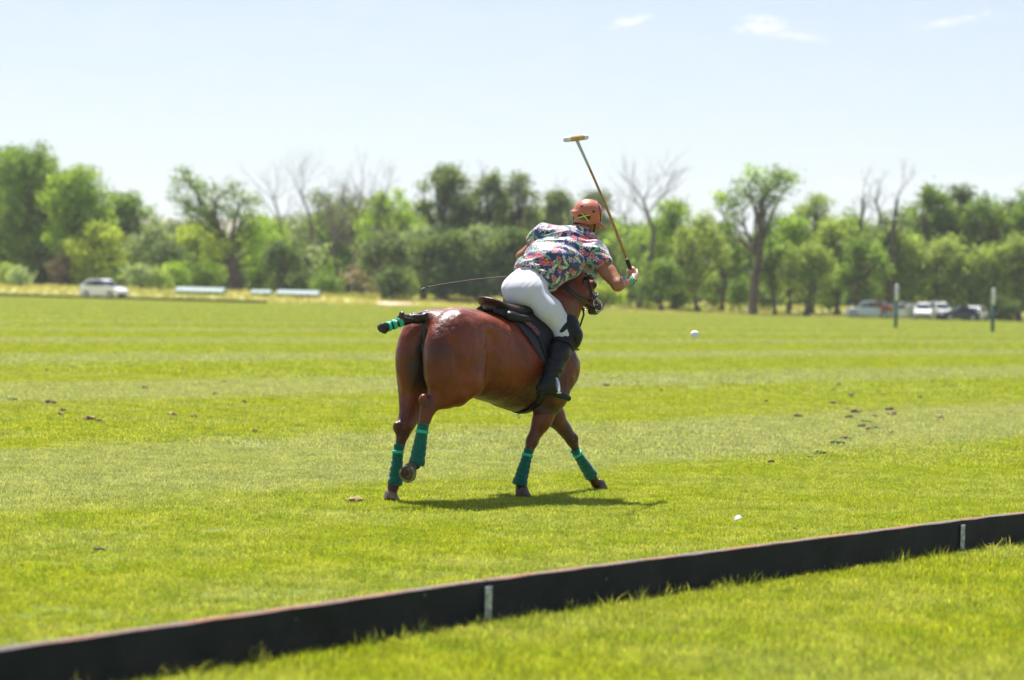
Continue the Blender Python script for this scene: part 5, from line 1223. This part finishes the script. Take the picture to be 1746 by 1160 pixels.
    # dead grey branches
    def snag(label, px, D, pts, r0, n_tw, L, seed, lobes=(), dead=True, spread=.5, depth=3, r=.09, **kw):
        """dead tree: crooked stem through pixel points, with bare branching twigs"""
        rg = random.Random(seed); g = at_depth(px, D); g[2] = float(gz(g[0], g[1])); rt = empty('dead_tree', label, 'tree', g, 0, gR); wd = Wood(); kk = k(D)
        tr = [A((x-px)*kk, rg.uniform(-.3, .3)*(i > 0), max(ztop(x, y, D), -.2) if i else -.2) for i, (x, y) in enumerate(pts)]; wd.path(tr, r0, r0*.35, 8); ends = []
        for j in range(n_tw):
            b = tr[rg.randrange(max(1, len(tr)//2), len(tr))]; wd.twigs(b, A(rg.gauss(0, .75), rg.gauss(0, .4), rg.uniform(.35, 1.2)), L*rg.uniform(.6, 1.1), r, depth, rg, ends, spread, .08, 4)
        obj('trunk', mesh('trunk', wd.mb_V, wd.mb_F, M_dead if dead else M_bark, True), rt)
        if lobes:
            rng = np.random.default_rng(seed); Vs, Fs, Cs = [], [], []; q = 0
            for (x, y, w, h, kd) in lobes:
                V, F, C = leaves(lobe_pts(A((x-px)*kk, rng.uniform(-1, 1), ztop(x, y, D)), A(w, w, h)*kk, max(5, int(w*h*kk*kk*7)), rng), kd, rng, 22, .36, .5); Vs.append(V); Fs.append(F+q); Cs.append(C); q += len(V)
            obj('crown', mesh('crown', np.concatenate(Vs), np.concatenate(Fs), M_leaf, colors=np.concatenate(Cs)), rt)
        return rt
    snag('wide tree of bare grey upward twigs behind the shed roofs', 535, 305, [(535, 500), (532, 440), (528, 400), (520, 370), (510, 345)], .30, 12, 3.2, 41, [(505, 400, 26, 24, 'olive'), (540, 350, 24, 18, 'olive'), (560, 385, 26, 22, 'olive'), (500, 440, 24, 26, 'silver'), (470, 400, 18, 20, 'silver')], depth=3, r=.055)
    snag('fan of thin bare twigs rising above the green tops left of centre', 600, 310, [(600, 500), (604, 430), (606, 380), (610, 350)], .25, 10, 3.0, 42, [(605, 372, 26, 26, 'olive'), (630, 385, 22, 24, 'green'), (580, 360, 18, 18, 'olive')], depth=3, r=.06)
    snag('pale dead tree with tangled drooping grey branches', 572, 276, [(576, 515), (574, 470), (566, 440), (572, 410), (585, 390)], .26, 18, 3.4, 43, [(560, 475, 20, 20, 'green'), (545, 450, 18, 22, 'silver')], spread=.85, r=.075)
    snag('low dead shrub of pinkish grey twigs', 618, 274, [(618, 515), (616, 480), (620, 455)], .2, 14, 3.6, 44, [(625, 490, 18, 16, 'dead'), (600, 480, 16, 18, 'dead')], spread=.8)
    snag('faint fan of grey twigs between the open-crowned cottonwood and the sheds', 478, 288, [(478, 495), (480, 430), (474, 385), (462, 352)], .22, 11, 3.0, 45, depth=3, r=.05)
    snag('faint leafless twigs rising right of the pale dead tree', 640, 292, [(640, 500), (638, 430), (642, 385), (648, 352)], .22, 10, 2.6, 46, depth=3, r=.05)
    T_('bright green tree between the dead twigs and the tall olive tree', 655, 345, 92, 300, 'bright', 470, 11, group=gR, tr=.3)
    T_('round olive bush-like tree standing forward at the field edge', 655, 408, 68, 262, 'olive', 494, 9, group=gR, tr=.22, name='olive_tree')
    T_('small dark green shrub-like tree by the sand patch', 668, 470, 34, 258, 'dark', 505, 5, group=gR, tr=.12)
    # two tall olives
    T_('tall dark olive tree with feathery top left of the rider', 752, 296, 100, 270, 'olive', 450, 15, group=gR, tr=.45, dens=1.1, bare=2, name='olive_tree')
    T_('broad silvery skirt of foliage under the tall olive tree', 722, 400, 95, 266, 'silver', 470, 9, group=gR, tr=.25, name='olive_tree')
    T_('dark olive tree low at the whip tip', 760, 410, 110, 262, 'dark', 488, 12, group=gR, tr=.3, dens=1.2, name='olive_tree')
    T_('tall twin-topped olive tree just left of the rider, left top', 828, 312, 66, 272, 'olive', 440, 12, group=gR, tr=.35, bare=2, name='olive_tree')
    T_('tall twin-topped olive tree just left of the rider, right top', 878, 310, 62, 274, 'olive', 440, 12, group=gR, tr=.35, bare=1, name='olive_tree')
    T_('silvery leafy tree between the twin olive tops', 815, 400, 80, 264, 'silver', 470, 9, group=gR, tr=.2, name='olive_tree')
    T_('dark bushy tree behind the rider\'s breeches', 865, 402, 100, 262, 'dark', 490, 12, group=gR, tr=.3, dens=1.2)
    T_('grey-green tree behind the rider\'s shoulders', 945, 340, 90, 290, 'olive', 480, 11, group=gR, tr=.3, bare=4, name='olive_tree')
    T_('green tree directly behind the helmet', 1010, 345, 80, 286, 'olive', 480, 11, group=gR, tr=.3, bare=3)
    T_('low round bright shrub beside the pony\'s muzzle', 1030, 492, 46, 262, 'yellow', 520, 6, group=gR, tr=.12)
    # snag right of mallet
    snag('leafless grey tree with tall forked twigs right of the mallet', 1093, 268, [(1090, 526), (1095, 480), (1108, 440), (1112, 400), (1100, 370), (1092, 345)], .40, 13, 3.4, 51, [(1060, 410, 26, 26, 'bright'), (1075, 450, 24, 26, 'green')], depth=3, r=.065)
    snag('thin bare snag leaning left behind the mallet shaft', 1052, 290, [(1062, 520), (1066, 450), (1070, 410), (1062, 378)], .24, 9, 3.0, 52, depth=3, r=.055)
    T_('bright leafy tree right of the leafless grey tree', 1150, 350, 88, 272, 'bright', 505, 12, group=gR, tr=.26, bare=2)
    T_('light green tree with slim leaning trunk', 1190, 368, 82, 266, 'willow', 490, 10, group=gR, tr=.24, lean=-1.6)
    T_('dense green tree left of the tall forked cottonwood', 1232, 390, 62, 272, 'green', 495, 9, group=gR, tr=.22)
    T_('low dark green bushy tree beside the leafless trunk', 1128, 450, 60, 262, 'green', 510, 8, group=gR, tr=.2)
    # tall forked cottonwood
    D = 258; kk = k(D)
    X = lambda px: (px-1284)*kk
    tree('cottonwood_tree', 'tallest cottonwood right of the rider with bare forked trunk and airy crown', 1284, D, 'green',
         [lob(1222, 335, 13, 13, 'bright'), lob(1240, 340, 16, 16), lob(1250, 362, 14, 16), lob(1262, 320, 16, 16), lob(1280, 300, 17, 15, 'bright'), lob(1300, 312, 18, 18), lob(1318, 330, 16, 18), lob(1290, 335, 18, 20), lob(1335, 310, 14, 14, 'bright'), lob(1345, 305, 10, 10, 'bright'), lob(1310, 360, 14, 22), lob(1300, 385, 14, 20), lob(1318, 300, 14, 12),
          lob(1250, 385, 14, 12), lob(1268, 345, 12, 14), lob(1312, 410, 12, 16)],
         [(0, 0, 0), (X(1286), 0, ztop(1286, 480, D)), (X(1292), 0, ztop(1292, 440, D)), (X(1294), 0, ztop(1294, 410, D)), (X(1292), 0, ztop(1292, 375, D)), (X(1296), 0, ztop(1296, 340, D))], tr=.42, seed=302, dens=1.0, group=gR)
    rt = bpy.context.scene.objects[-1]
    T_('bright tree close right of the tall forked cottonwood', 1345, 372, 78, 270, 'bright', 485, 11, group=gR, tr=.22)
    T_('yellow-green tree with spiky top right of the forked cottonwood', 1385, 340, 84, 276, 'willow', 490, 12, group=gR, tr=.25, bare=3)
    T_('small leafy tree with short dark trunk at the field edge', 1376, 418, 80, 256, 'willow', 500, 9, group=gR, tr=.28)
    T_('slender young tree left of the small dark-trunked tree', 1322, 420, 56, 260, 'green', 495, 7, group=gR, tr=.18)
    T_('broad light green tree left of the crooked snags', 1428, 378, 84, 272, 'willow', 500, 12, group=gR, tr=.25)
    snag('crooked dark snag, leftmost of the three above the parked cars', 1462, 272, [(1462, 535), (1462, 480), (1460, 420), (1462, 390), (1468, 360), (1466, 340)], .42, 7, 1.8, 53, [(1448, 372, 14, 14, 'green')], dead=False, depth=3, r=.055)
    snag('crooked dark snag, middle of the three above the parked cars', 1500, 276, [(1500, 535), (1500, 460), (1498, 400), (1496, 365), (1488, 345)], .34, 7, 1.8, 54, [(1500, 390, 20, 22, 'olive')], dead=False, depth=3, r=.055)
    snag('forked dark snag, rightmost of the three above the parked cars', 1520, 270, [(1520, 535), (1518, 460), (1516, 410), (1522, 375), (1526, 340)], .42, 8, 2.1, 55, [(1520, 385, 20, 24, 'olive'), (1540, 362, 10, 8, 'green')], dead=False, depth=3, r=.06)
    T_('green tree below the crooked snags', 1470, 412, 70, 266, 'green', 505, 10, group=gR, tr=.3)
    T_('pale willow with drooping crown above the parked van', 1520, 398, 76, 272, 'willow', 508, 12, group=gR, tr=.25, dens=1.2, name='willow_tree')
    T_('pale willow behind the left goal post', 1548, 405, 70, 272, 'willow', 510, 12, group=gR, tr=.3, dens=1.2, name='willow_tree')
    T_('tall dark-trunked cottonwood between the goal posts, left', 1585, 326, 78, 282, 'green', 470, 13, group=gR, tr=.5, dens=.95)
    T_('tall dark-trunked cottonwood between the goal posts, centre', 1632, 322, 66, 284, 'olive', 460, 12, group=gR, tr=.5, bare=3, dens=.95)
    T_('tall tree with thick leaning dark trunk near the right goal post', 1672, 338, 76, 280, 'green', 450, 12, group=gR, tr=.6, lean=3.5, dens=.85, bare=2)
    T_('yellow-green willow between the goal posts', 1604, 408, 84, 272, 'willow', 512, 12, group=gR, tr=.22, dens=1.2, name='willow_tree')
    T_('smaller willow left of the right goal post', 1648, 448, 62, 272, 'willow', 515, 9, group=gR, tr=.18, dens=1.2, name='willow_tree')
    T_('large pale willow behind the right goal post', 1690, 425, 86, 272, 'willow', 512, 12, group=gR, tr=.28, dens=1.2, name='willow_tree')
    T_('tall olive tree above the right goal post', 1708, 350, 74, 284, 'olive', 470, 11, group=gR, tr=.35, bare=3)
    T_('bright willow at the right edge of the photo', 1738, 410, 80, 272, 'willow', 505, 12, group=gR, tr=.35, dens=1.2, name='willow_tree')
    T_('tall tree at the right edge of the photo', 1760, 335, 80, 280, 'green', 470, 12, group=gR, tr=.4)
    # low shrubs at the foot of the wood
    gs = 'shrubs at the foot of the wood'
    for i, (px, top, w, D, kd, lab) in enumerate([(12, 462, 46, 268, 'willow', 'low pale shrub at the left edge under the huge cottonwood'), (36, 464, 40, 262, 'silver', 'rounded pale shrub left of the white car'), (78, 455, 70, 285, 'dark', 'dark thicket behind the pale shrubs at the left'), (130, 452, 60, 285, 'dark', 'dark thicket behind the white car'),
        (115, 432, 50, 282, 'dead', 'brownish twiggy shrub above the white car'), (238, 462, 56, 262, 'silver', 'silver-grey shrub right of the white car'), (272, 470, 36, 262, 'willow', 'small pale shrub right of the silver-grey one'), (305, 455, 60, 275, 'bright', 'bright thicket left of the shed roofs'), (350, 452, 60, 286, 'green', 'green thicket behind the shed roofs'),
        (435, 455, 50, 284, 'green', 'green thicket right of the leaning trunk'), (510, 468, 50, 300, 'dark', 'dark thicket behind the right-hand shed'), (560, 478, 50, 268, 'green', 'green shrub under the pale dead tree'), (700, 475, 40, 262, 'willow', 'pale shrub right of the sand patch'), (812, 455, 60, 262, 'dark', 'dark thicket left of the rider\'s seat'),
        (905, 440, 70, 270, 'dark', 'dark thicket behind the rider\'s hips'), (1075, 470, 50, 270, 'dark', 'dark thicket beside the hand and wristband'), (1160, 478, 50, 270, 'green', 'green shrub left of the slim leaning trunk'), (1215, 470, 50, 280, 'olive', 'olive thicket between slim trunk and forked cottonwood'), (1262, 470, 44, 276, 'green', 'green thicket just left of the forked trunk'),
        (1312, 475, 50, 276, 'olive', 'olive thicket just right of the forked trunk'), (1350, 470, 60, 286, 'dark', 'dark thicket behind the small dark-trunked tree'), (1415, 478, 50, 280, 'green', 'green thicket left of the parked van'), (1560, 480, 60, 290, 'dark', 'dark thicket behind the left goal post'), (1640, 480, 60, 290, 'dark', 'dark thicket behind the navy car'), (1705, 505, 50, 268, 'dark', 'dark low thicket right of the parked cars'), (1735, 490, 50, 275, 'dark', 'dark thicket at the right edge')]):
        S_[0] += 1; H = ztop(px, top, D); W_ = w*k(D); rg = random.Random(i)
        lobs = [(rg.uniform(-.35, .35)*W_, rg.uniform(-.5, .5), H*rg.uniform(.35, .6), W_*.28, H*.36) for _ in range(5)]+[(0, 0, H*.66, W_*.25, H*.30)]
        tree('shrub', lab, px, D, kd, lobs, [(0, 0, 0), (0, 0, H*.4)], tr=.08, seed=400+i, cat='shrub', group=gs, per=20, size=.28, dens=1.5, limbs=False, spread=.35)
    # far-off wood that reads as one mass behind
    rng = np.random.default_rng(77); n = 9500; px = rng.uniform(-800, 2550, n); D = 372
    dens_top = np.interp(px, [0, 150, 230, 330, 420, 600, 760, 900, 1100, 1260, 1330, 1500, 1750], [330, 345, 400, 408, 400, 385, 360, 365, 395, 425, 420, 390, 370])
    top = np.array([ztop(a, b, D) for a, b in zip(px, dens_top)]); zz = top*rng.random(n)**.8*.92; X3 = np.array([ray(a, 500)[0]/ray(a, 500)[1]*D for a in px])
    cl = np.stack([X3, D+rng.uniform(-8, 8, n), zz+.5], 1); V, F, C = leaves(cl, 'dark', rng, 16, .8, 1.0)
    C *= (1+.8*snoise(np.repeat(cl, 16*4, 0)*A(1, .1, 1), .22))[:, None]
    o = obj('distant_wood', mesh('distant_wood', V, F, M_leaf, colors=C), kind='stuff'); tag(o, 'dark mass of woodland far behind the nearer trees', 'wood')
    # rough pasture grass between field and wood
    r2 = np.random.default_rng(8); n = 12000; X0 = r2.uniform(-105, 105, n); Y0 = np.array([farY(x) for x in X0])+1+r2.random(n)**1.3*60; h = .15+.35*r2.random(n)*np.clip((Y0-np.array([farY(x) for x in X0]))/20, .3, 1)
    nb = 5; V = np.zeros((n*nb, 3, 3)); bx = np.repeat(X0, nb)+r2.normal(size=n*nb)*.22; by = np.repeat(Y0, nb)+r2.normal(size=n*nb)*.22; bz = gz(bx, by); hh = np.repeat(h, nb)*(.6+.6*r2.random(n*nb)); w = .05
    V[:, 0] = np.stack([bx-w, by, bz-.02], 1); V[:, 1] = np.stack([bx+w, by+r2.normal(size=n*nb)*.03, bz-.02], 1); V[:, 2] = np.stack([bx+r2.normal(size=n*nb)*.1, by, hh+bz], 1)
    c1, c2 = A(.22, .25, .06), A(.50, .44, .20); t = np.repeat(snoise(np.stack([X0, Y0, X0*0], 1), .12)+.25*r2.normal(size=n), nb); C = np.repeat(mixc(c1, c2, t), 3, 0)
    o = obj('pasture_grass', mesh('pasture_grass', V.reshape(-1, 3), np.arange(n*nb*3).reshape(-1, 3), M_leaf, colors=C), kind='stuff'); tag(o, 'rough pale grass between the mown field and the wood', 'grass')
# ------------------------------------------------------------------ vehicles, sheds and waiting horses
def build_cars():
    M_glass = mat('tinted_car_glass', (.02, .025, .03), rough=.08, spec=.6); M_tyre = mat('tyre_rubber', (.015, .015, .016), rough=.8); M_rim = mat('alloy_rim', (.5, .5, .52), rough=.35, metal=.9)
    M_lamp = mat('head_lamp', (.75, .77, .8), rough=.1); M_tail = mat('tail_lamp', (.35, .01, .01), rough=.2); M_trim = mat('dark_bumper', (.02, .02, .022), rough=.6)
    def paint(name, c): return mat(name, c, rough=.28, spec=.5, coat=.6)
    M_wp, M_sp, M_np = paint('white_car_paint', (.78, .79, .80)), paint('silver_blue_car_paint', (.55, .60, .66)), paint('navy_car_paint', (.012, .018, .05))
    def car(name, label, cat, loc, rz, pm, L=4.6, Wd=1.85, H=1.68, van=False):
        r = empty(name, label, cat, loc, rz, 'cars parked under the trees' if 'parked' in label else None); hl_, hw, s = L/2, Wd/2, H/1.68
        side = [(hl_-.05, .30), (hl_, .55), (hl_-.06, .78), (hl_-.35, .93*s), (hl_-1.15, 1.02*s), (-hl_+.12, 1.06*s), (-hl_+.02, .85), (-hl_, .45), (-hl_+.1, .30)]
        V = []; F = []; n = len(side); rows = [(-hw+.10, .985), (-hw, 1), (hw, 1), (hw-.10, .985)]
        for (y, sc) in rows: V += [(x*sc, y, z) for x, z in side]
        for a in range(3): F += [(a*n+i, a*n+(i+1) % n, (a+1)*n+(i+1) % n, (a+1)*n+i) for i in range(n)]
        F += [tuple(range(n)), tuple(3*n+i for i in range(n))[::-1]]; mb = MB(); mb.add(V, F)
        gh = [(hl_-1.25, 1.0*s), (hl_-2.0 if not van else hl_-1.7, 1.52*s), (hl_-2.2, 1.62*s), (-hl_+1.3, 1.65*s), (-hl_+.72, 1.54*s), (-hl_+.10, 1.05*s)]
        m = len(gh); ins = [.10 if z < 1.3*s else .26 for x, z in gh]; V = [(x, -hw+i_, z) for (x, z), i_ in zip(gh, ins)]+[(x, hw-i_, z) for (x, z), i_ in zip(gh, ins)]
        mb.add(V, [tuple(range(m)), tuple(range(m, 2*m))[::-1]]+[(i, (i+1) % m, m+(i+1) % m, m+i) for i in range(m)])
        b = bevel(mb.build('body', pm, r), .05, 3); b.modifiers.new('wn', 'WEIGHTED_NORMAL')
        def pane(p, off, name='window', mt=M_glass):
            p = [A(*q) for q in p]; nrm = unit(np.cross(p[1]-p[0], p[2]-p[0])); c = sum(p)/len(p)
            if nrm@(c-A(0, 0, 1.1)) < 0: nrm = -nrm
            return MB().prism(p, nrm*.004, nrm*off).build(name, mt, r)
        for sd in (1, -1):
            yb = lambda z: sd*(hw-(.10+.16*max(0, (z-1.05*s))/(.5*s)))
            for x0, x1, x2, x3 in ((hl_-1.42, hl_-2.15, hl_-2.15, hl_-1.92), (hl_-2.22, hl_-3.1, hl_-3.1, hl_-2.22), (hl_-3.17, -hl_+.50, -hl_+.98, hl_-3.17)):
                z0, z1 = 1.10*s, 1.50*s; pane([(x0, yb(z0), z0), (x1, yb(z0), z0), (x2, yb(z1), z1), (x3, yb(z1), z1)], .012)
            MB().box((hl_-1.55, sd*(hw+.06), 1.08*s), (.12, .18, .12)).build('mirror', pm, r)
            pane([(hl_-.02, sd*(hw-.05), .66), (hl_-.02, sd*(hw-.45), .62), (hl_-.05, sd*(hw-.42), .78), (hl_-.10, sd*(hw-.05), .82)], .03, 'headlight', M_lamp)
            pane([(-hl_-.0, sd*(hw-.05), .80), (-hl_-.0, sd*(hw-.30), .80), (-hl_+.03, sd*(hw-.28), 1.0), (-hl_+.03, sd*(hw-.05), 1.0)], .03, 'tail_light', M_tail)
            for x in (hl_-.85, -hl_+.85):
                w = MB().tube([(x, sd*(hw-.20), .34), (x, sd*(hw+.015), .34)], .34, 20, up=(0, 0, 1)).build('wheel', M_tyre, r, False)
                MB().tube([(x, sd*(hw+.0), .34), (x, sd*(hw+.022), .34)], [.22, .20], 14, up=(0, 0, 1)).build('rim', M_rim, w)
        pane([(hl_-1.27, -hw+.22, 1.06*s), (hl_-1.27, hw-.22, 1.06*s), (hl_-1.94 if not van else hl_-1.66, hw-.32, 1.50*s), (hl_-1.94 if not van else hl_-1.66, -hw+.32, 1.50*s)], .02, 'windscreen')
        pane([(-hl_+.14, -hw+.25, 1.12*s), (-hl_+.14, hw-.25, 1.12*s), (-hl_+.64, hw-.34, 1.48*s), (-hl_+.64, -hw+.34, 1.48*s)], .02, 'rear_window')
        MB().box((hl_-.01, 0, .42), (.06, Wd*.72, .20)).build('bumper_grille', M_trim, r)
        for sd in (1, -1): MB().box((-.15, sd*(hw-.34), 1.69*s), (1.9, .04, .05)).build('roof_rail', M_rim, r)
        return r
    g = at_depth(177, 229, .02); car('parked_car', 'white sport utility car on the grass at the far left edge of the field', 'car', tuple(g), R_(-32), M_wp, L=4.7, H=1.85)
    def pc(px, D, rz, lab, pm, name='parked_car', **kw): q = at_depth(px, D); q[2] = float(gz(q[0], q[1])); car(name, lab, 'car', tuple(q), R_(rz), pm, **kw)
    pc(1482, 257, 176, 'silver minivan parked under the willows, leftmost of the row of cars', M_sp, L=4.9, H=1.85, van=True)
    pc(1575, 258, -100, 'white car parked nose-on behind the grey horse', M_wp, H=1.85)
    pc(1603, 266, -80, 'white car parked nose-on behind the navy car', M_wp, H=1.95)
    pc(1634, 256, -165, 'dark navy car parked between the goal posts', M_np, L=4.3, H=1.45)
    pc(1534, 262, 170, 'small white car parked behind the left goal post', M_wp, H=1.7)
    pc(1663, 263, -115, 'white car parked rightmost, just left of the right goal post', M_wp, H=1.62)
    # white horse trailer tail behind
    q = at_depth(1592, 284); q[2] = float(gz(q[0], q[1])); r = empty('horse_trailer', 'white boxy horse trailer behind the parked cars', 'trailer', q, R_(80))
    bevel(MB().box((0, 0, 1.35), (3.6, 1.9, 1.7)).build('body', M_wp, r), .12, 3)
    for sd in (1, -1):
        for x in (-.5, .4):
            MB().tube([(x, sd*.80, .32), (x, sd*1.0, .32)], .32, 18).build('wheel', M_tyre, r)
        MB().box((.2, sd*.955, 1.75), (2.2, .02, .35)).build('window', M_glass, r)
    MB().tube([(1.8, 0, .5), (3.0, 0, .45)], .06, 8).build('drawbar', M_rim, r)
    # waiting horses
    def pony(label, px, D, rz, col):
        s = Solid((-1.1, -.35, -.02), (1.5, .35, 2.05), .035)
        s.loft([(-.65, 1.40, .95, .20), (-.4, 1.47, .86, .27), (0, 1.42, .78, .28), (.4, 1.48, .80, .24), (.6, 1.42, .92, .18)], .06)
        for sd in (1, -1):
            s.ell((-.5, .14*sd, 1.12), (.26, .15, .30), .05); s.ell((.5, .14*sd, 1.05), (.16, .10, .28), .05)
            s.chain([(-.5, .16*sd, .95), (-.62, .15*sd, .58), (-.58, .15*sd, .18), (-.55, .15*sd, .03)], [.13, .062, .05, .06], .04); s.chain([(.5, .14*sd, .95), (.5, .14*sd, .5), (.5, .14*sd, .15), (.53, .14*sd, .03)], [.10, .058, .045, .06], .04)
            s.cone((1.10, .06*sd, 1.80), (1.09, .08*sd, 1.95), .04, .015, .02)
        s.chain([(.5, 0, 1.25), (.80, 0, 1.52), (1.05, 0, 1.74)], [.24, .17, .12], .06, (0, 1, 0), .6); s.chain([(1.08, 0, 1.74), (1.38, 0, 1.42)], [.115, .065], .04, (0, 1, 0), .75)
        V, F = s.mesh(2); q = at_depth(px, D); q[2] = float(gz(q[0], q[1])); r = empty('horse', label, 'horse', q, R_(rz)); obj('body', mesh('body', V, F, mat('pony_coat', col, rough=.5, var=.15, vscale=2), True), r)
        MB().tube([(-.72, 0, 1.33), (-.86, 0, 1.15), (-.86, 0, .75), (-.83, 0, .45)], [.05, .07, .06, .02], 8).build('tail', M_hair, r, True)
        MB().tube([(.42, 0, 1.60), (.70, 0, 1.78), (.98, 0, 1.93), (1.10, 0, 1.90)], [.03, .05, .05, .02], 6).build('mane', M_hair, r, True)
        MB().box((0.05, 0, 1.42), (.5, .42, .09)).build('saddle', M_blk, r)
    pony('distant chestnut pony standing left of the left goal post', 1513, 256, 178, (.30, .09, .03))
    pony('distant grey pony standing right of the left goal post', 1556, 258, 160, (.55, .50, .48))
    # sheds with pale roofs
    M_roof = mat('pale_teal_roof', (.20, .27, .265), rough=.6, var=.08, vscale=1, metal=.1); M_wall = mat('pale_shed_wall', (.50, .42, .36), rough=.8, var=.15, vscale=1)
    def shed(label, px0, px1, D, ze, zr, rz=0.0, dep=5.0):
        a, b = at_depth(px0, D), at_depth(px1, D); L = b[0]-a[0]; c = (a+b)/2; c[2] = .45; r = empty('shed', label, 'shed', c, rz)
        bx = MB().box((0, 0, ze/2), (L-.3, dep-.6, ze)); bx.build('wall', M_wall, r)
        rf = MB().prism([(-L/2, -dep/2, ze), (-L/2, dep/2, ze), (-L/2, dep/2, ze+.06), (-L/2, 0, zr), (-L/2, -dep/2, ze+.06)], (0, 0, 0), (L, 0, 0)).build('roof', M_roof, r)
        n = int(L/.6)
        for i in range(n+1): MB().box((0, 0, 0), (.05, math.hypot(dep/2, zr-ze)*.98, .03), R=[[1, 0, 0], [0, math.cos(math.atan2(zr-ze-.06, dep/2)), -math.sin(math.atan2(zr-ze-.06, dep/2))], [0, math.sin(math.atan2(zr-ze-.06, dep/2)), math.cos(math.atan2(zr-ze-.06, dep/2))]]).build('roof_rib', M_roof, r).location = (-L/2+.05+i*(L-.1)/n, -dep/4, (ze+zr)/2+.045)
        MB().box((L*.2, -dep/2+.29, ze*.45), (1.0, .04, ze*.85)).build('door', M_trim, r)
    shed('long low shed with pale teal roof left of the leaning trunk', 302, 384, 255, .40, .84)
    shed('low shed with pale teal roof right of the leaning trunk, ending in a brownish gable', 474, 545, 256, .40, .82)
    shed('short low shed with pale roof between the two longer ones', 430, 464, 258, .40, .76)
# ------------------------------------------------------------------ build everything
def build_haze():
    mb = MB().box((0, 1900, 55), (5600, 4400, 116)); o = mb.build('haze', None, kind='stuff'); m = bpy.data.materials.new('thin_haze'); m.use_nodes = True; nt = m.node_tree; nt.nodes.clear()
    v = nt.nodes.new('ShaderNodeVolumePrincipled'); v.inputs['Color'].default_value = (.90, .95, 1, 1); v.inputs['Density'].default_value = .00016; v.inputs['Anisotropy'].default_value = .2
    out = nt.nodes.new('ShaderNodeOutputMaterial'); nt.links.new(v.outputs[0], out.inputs['Volume']); o.data.materials.clear(); o.data.materials.append(m); tag(o, 'thin summer haze over the field', 'haze')
def build_all():
    build_haze();
    build_ground(); build_boards(); build_posts(); build_trees(); build_cars(); build_small(); build_grass(); build_horse(); build_rider()
build_all()
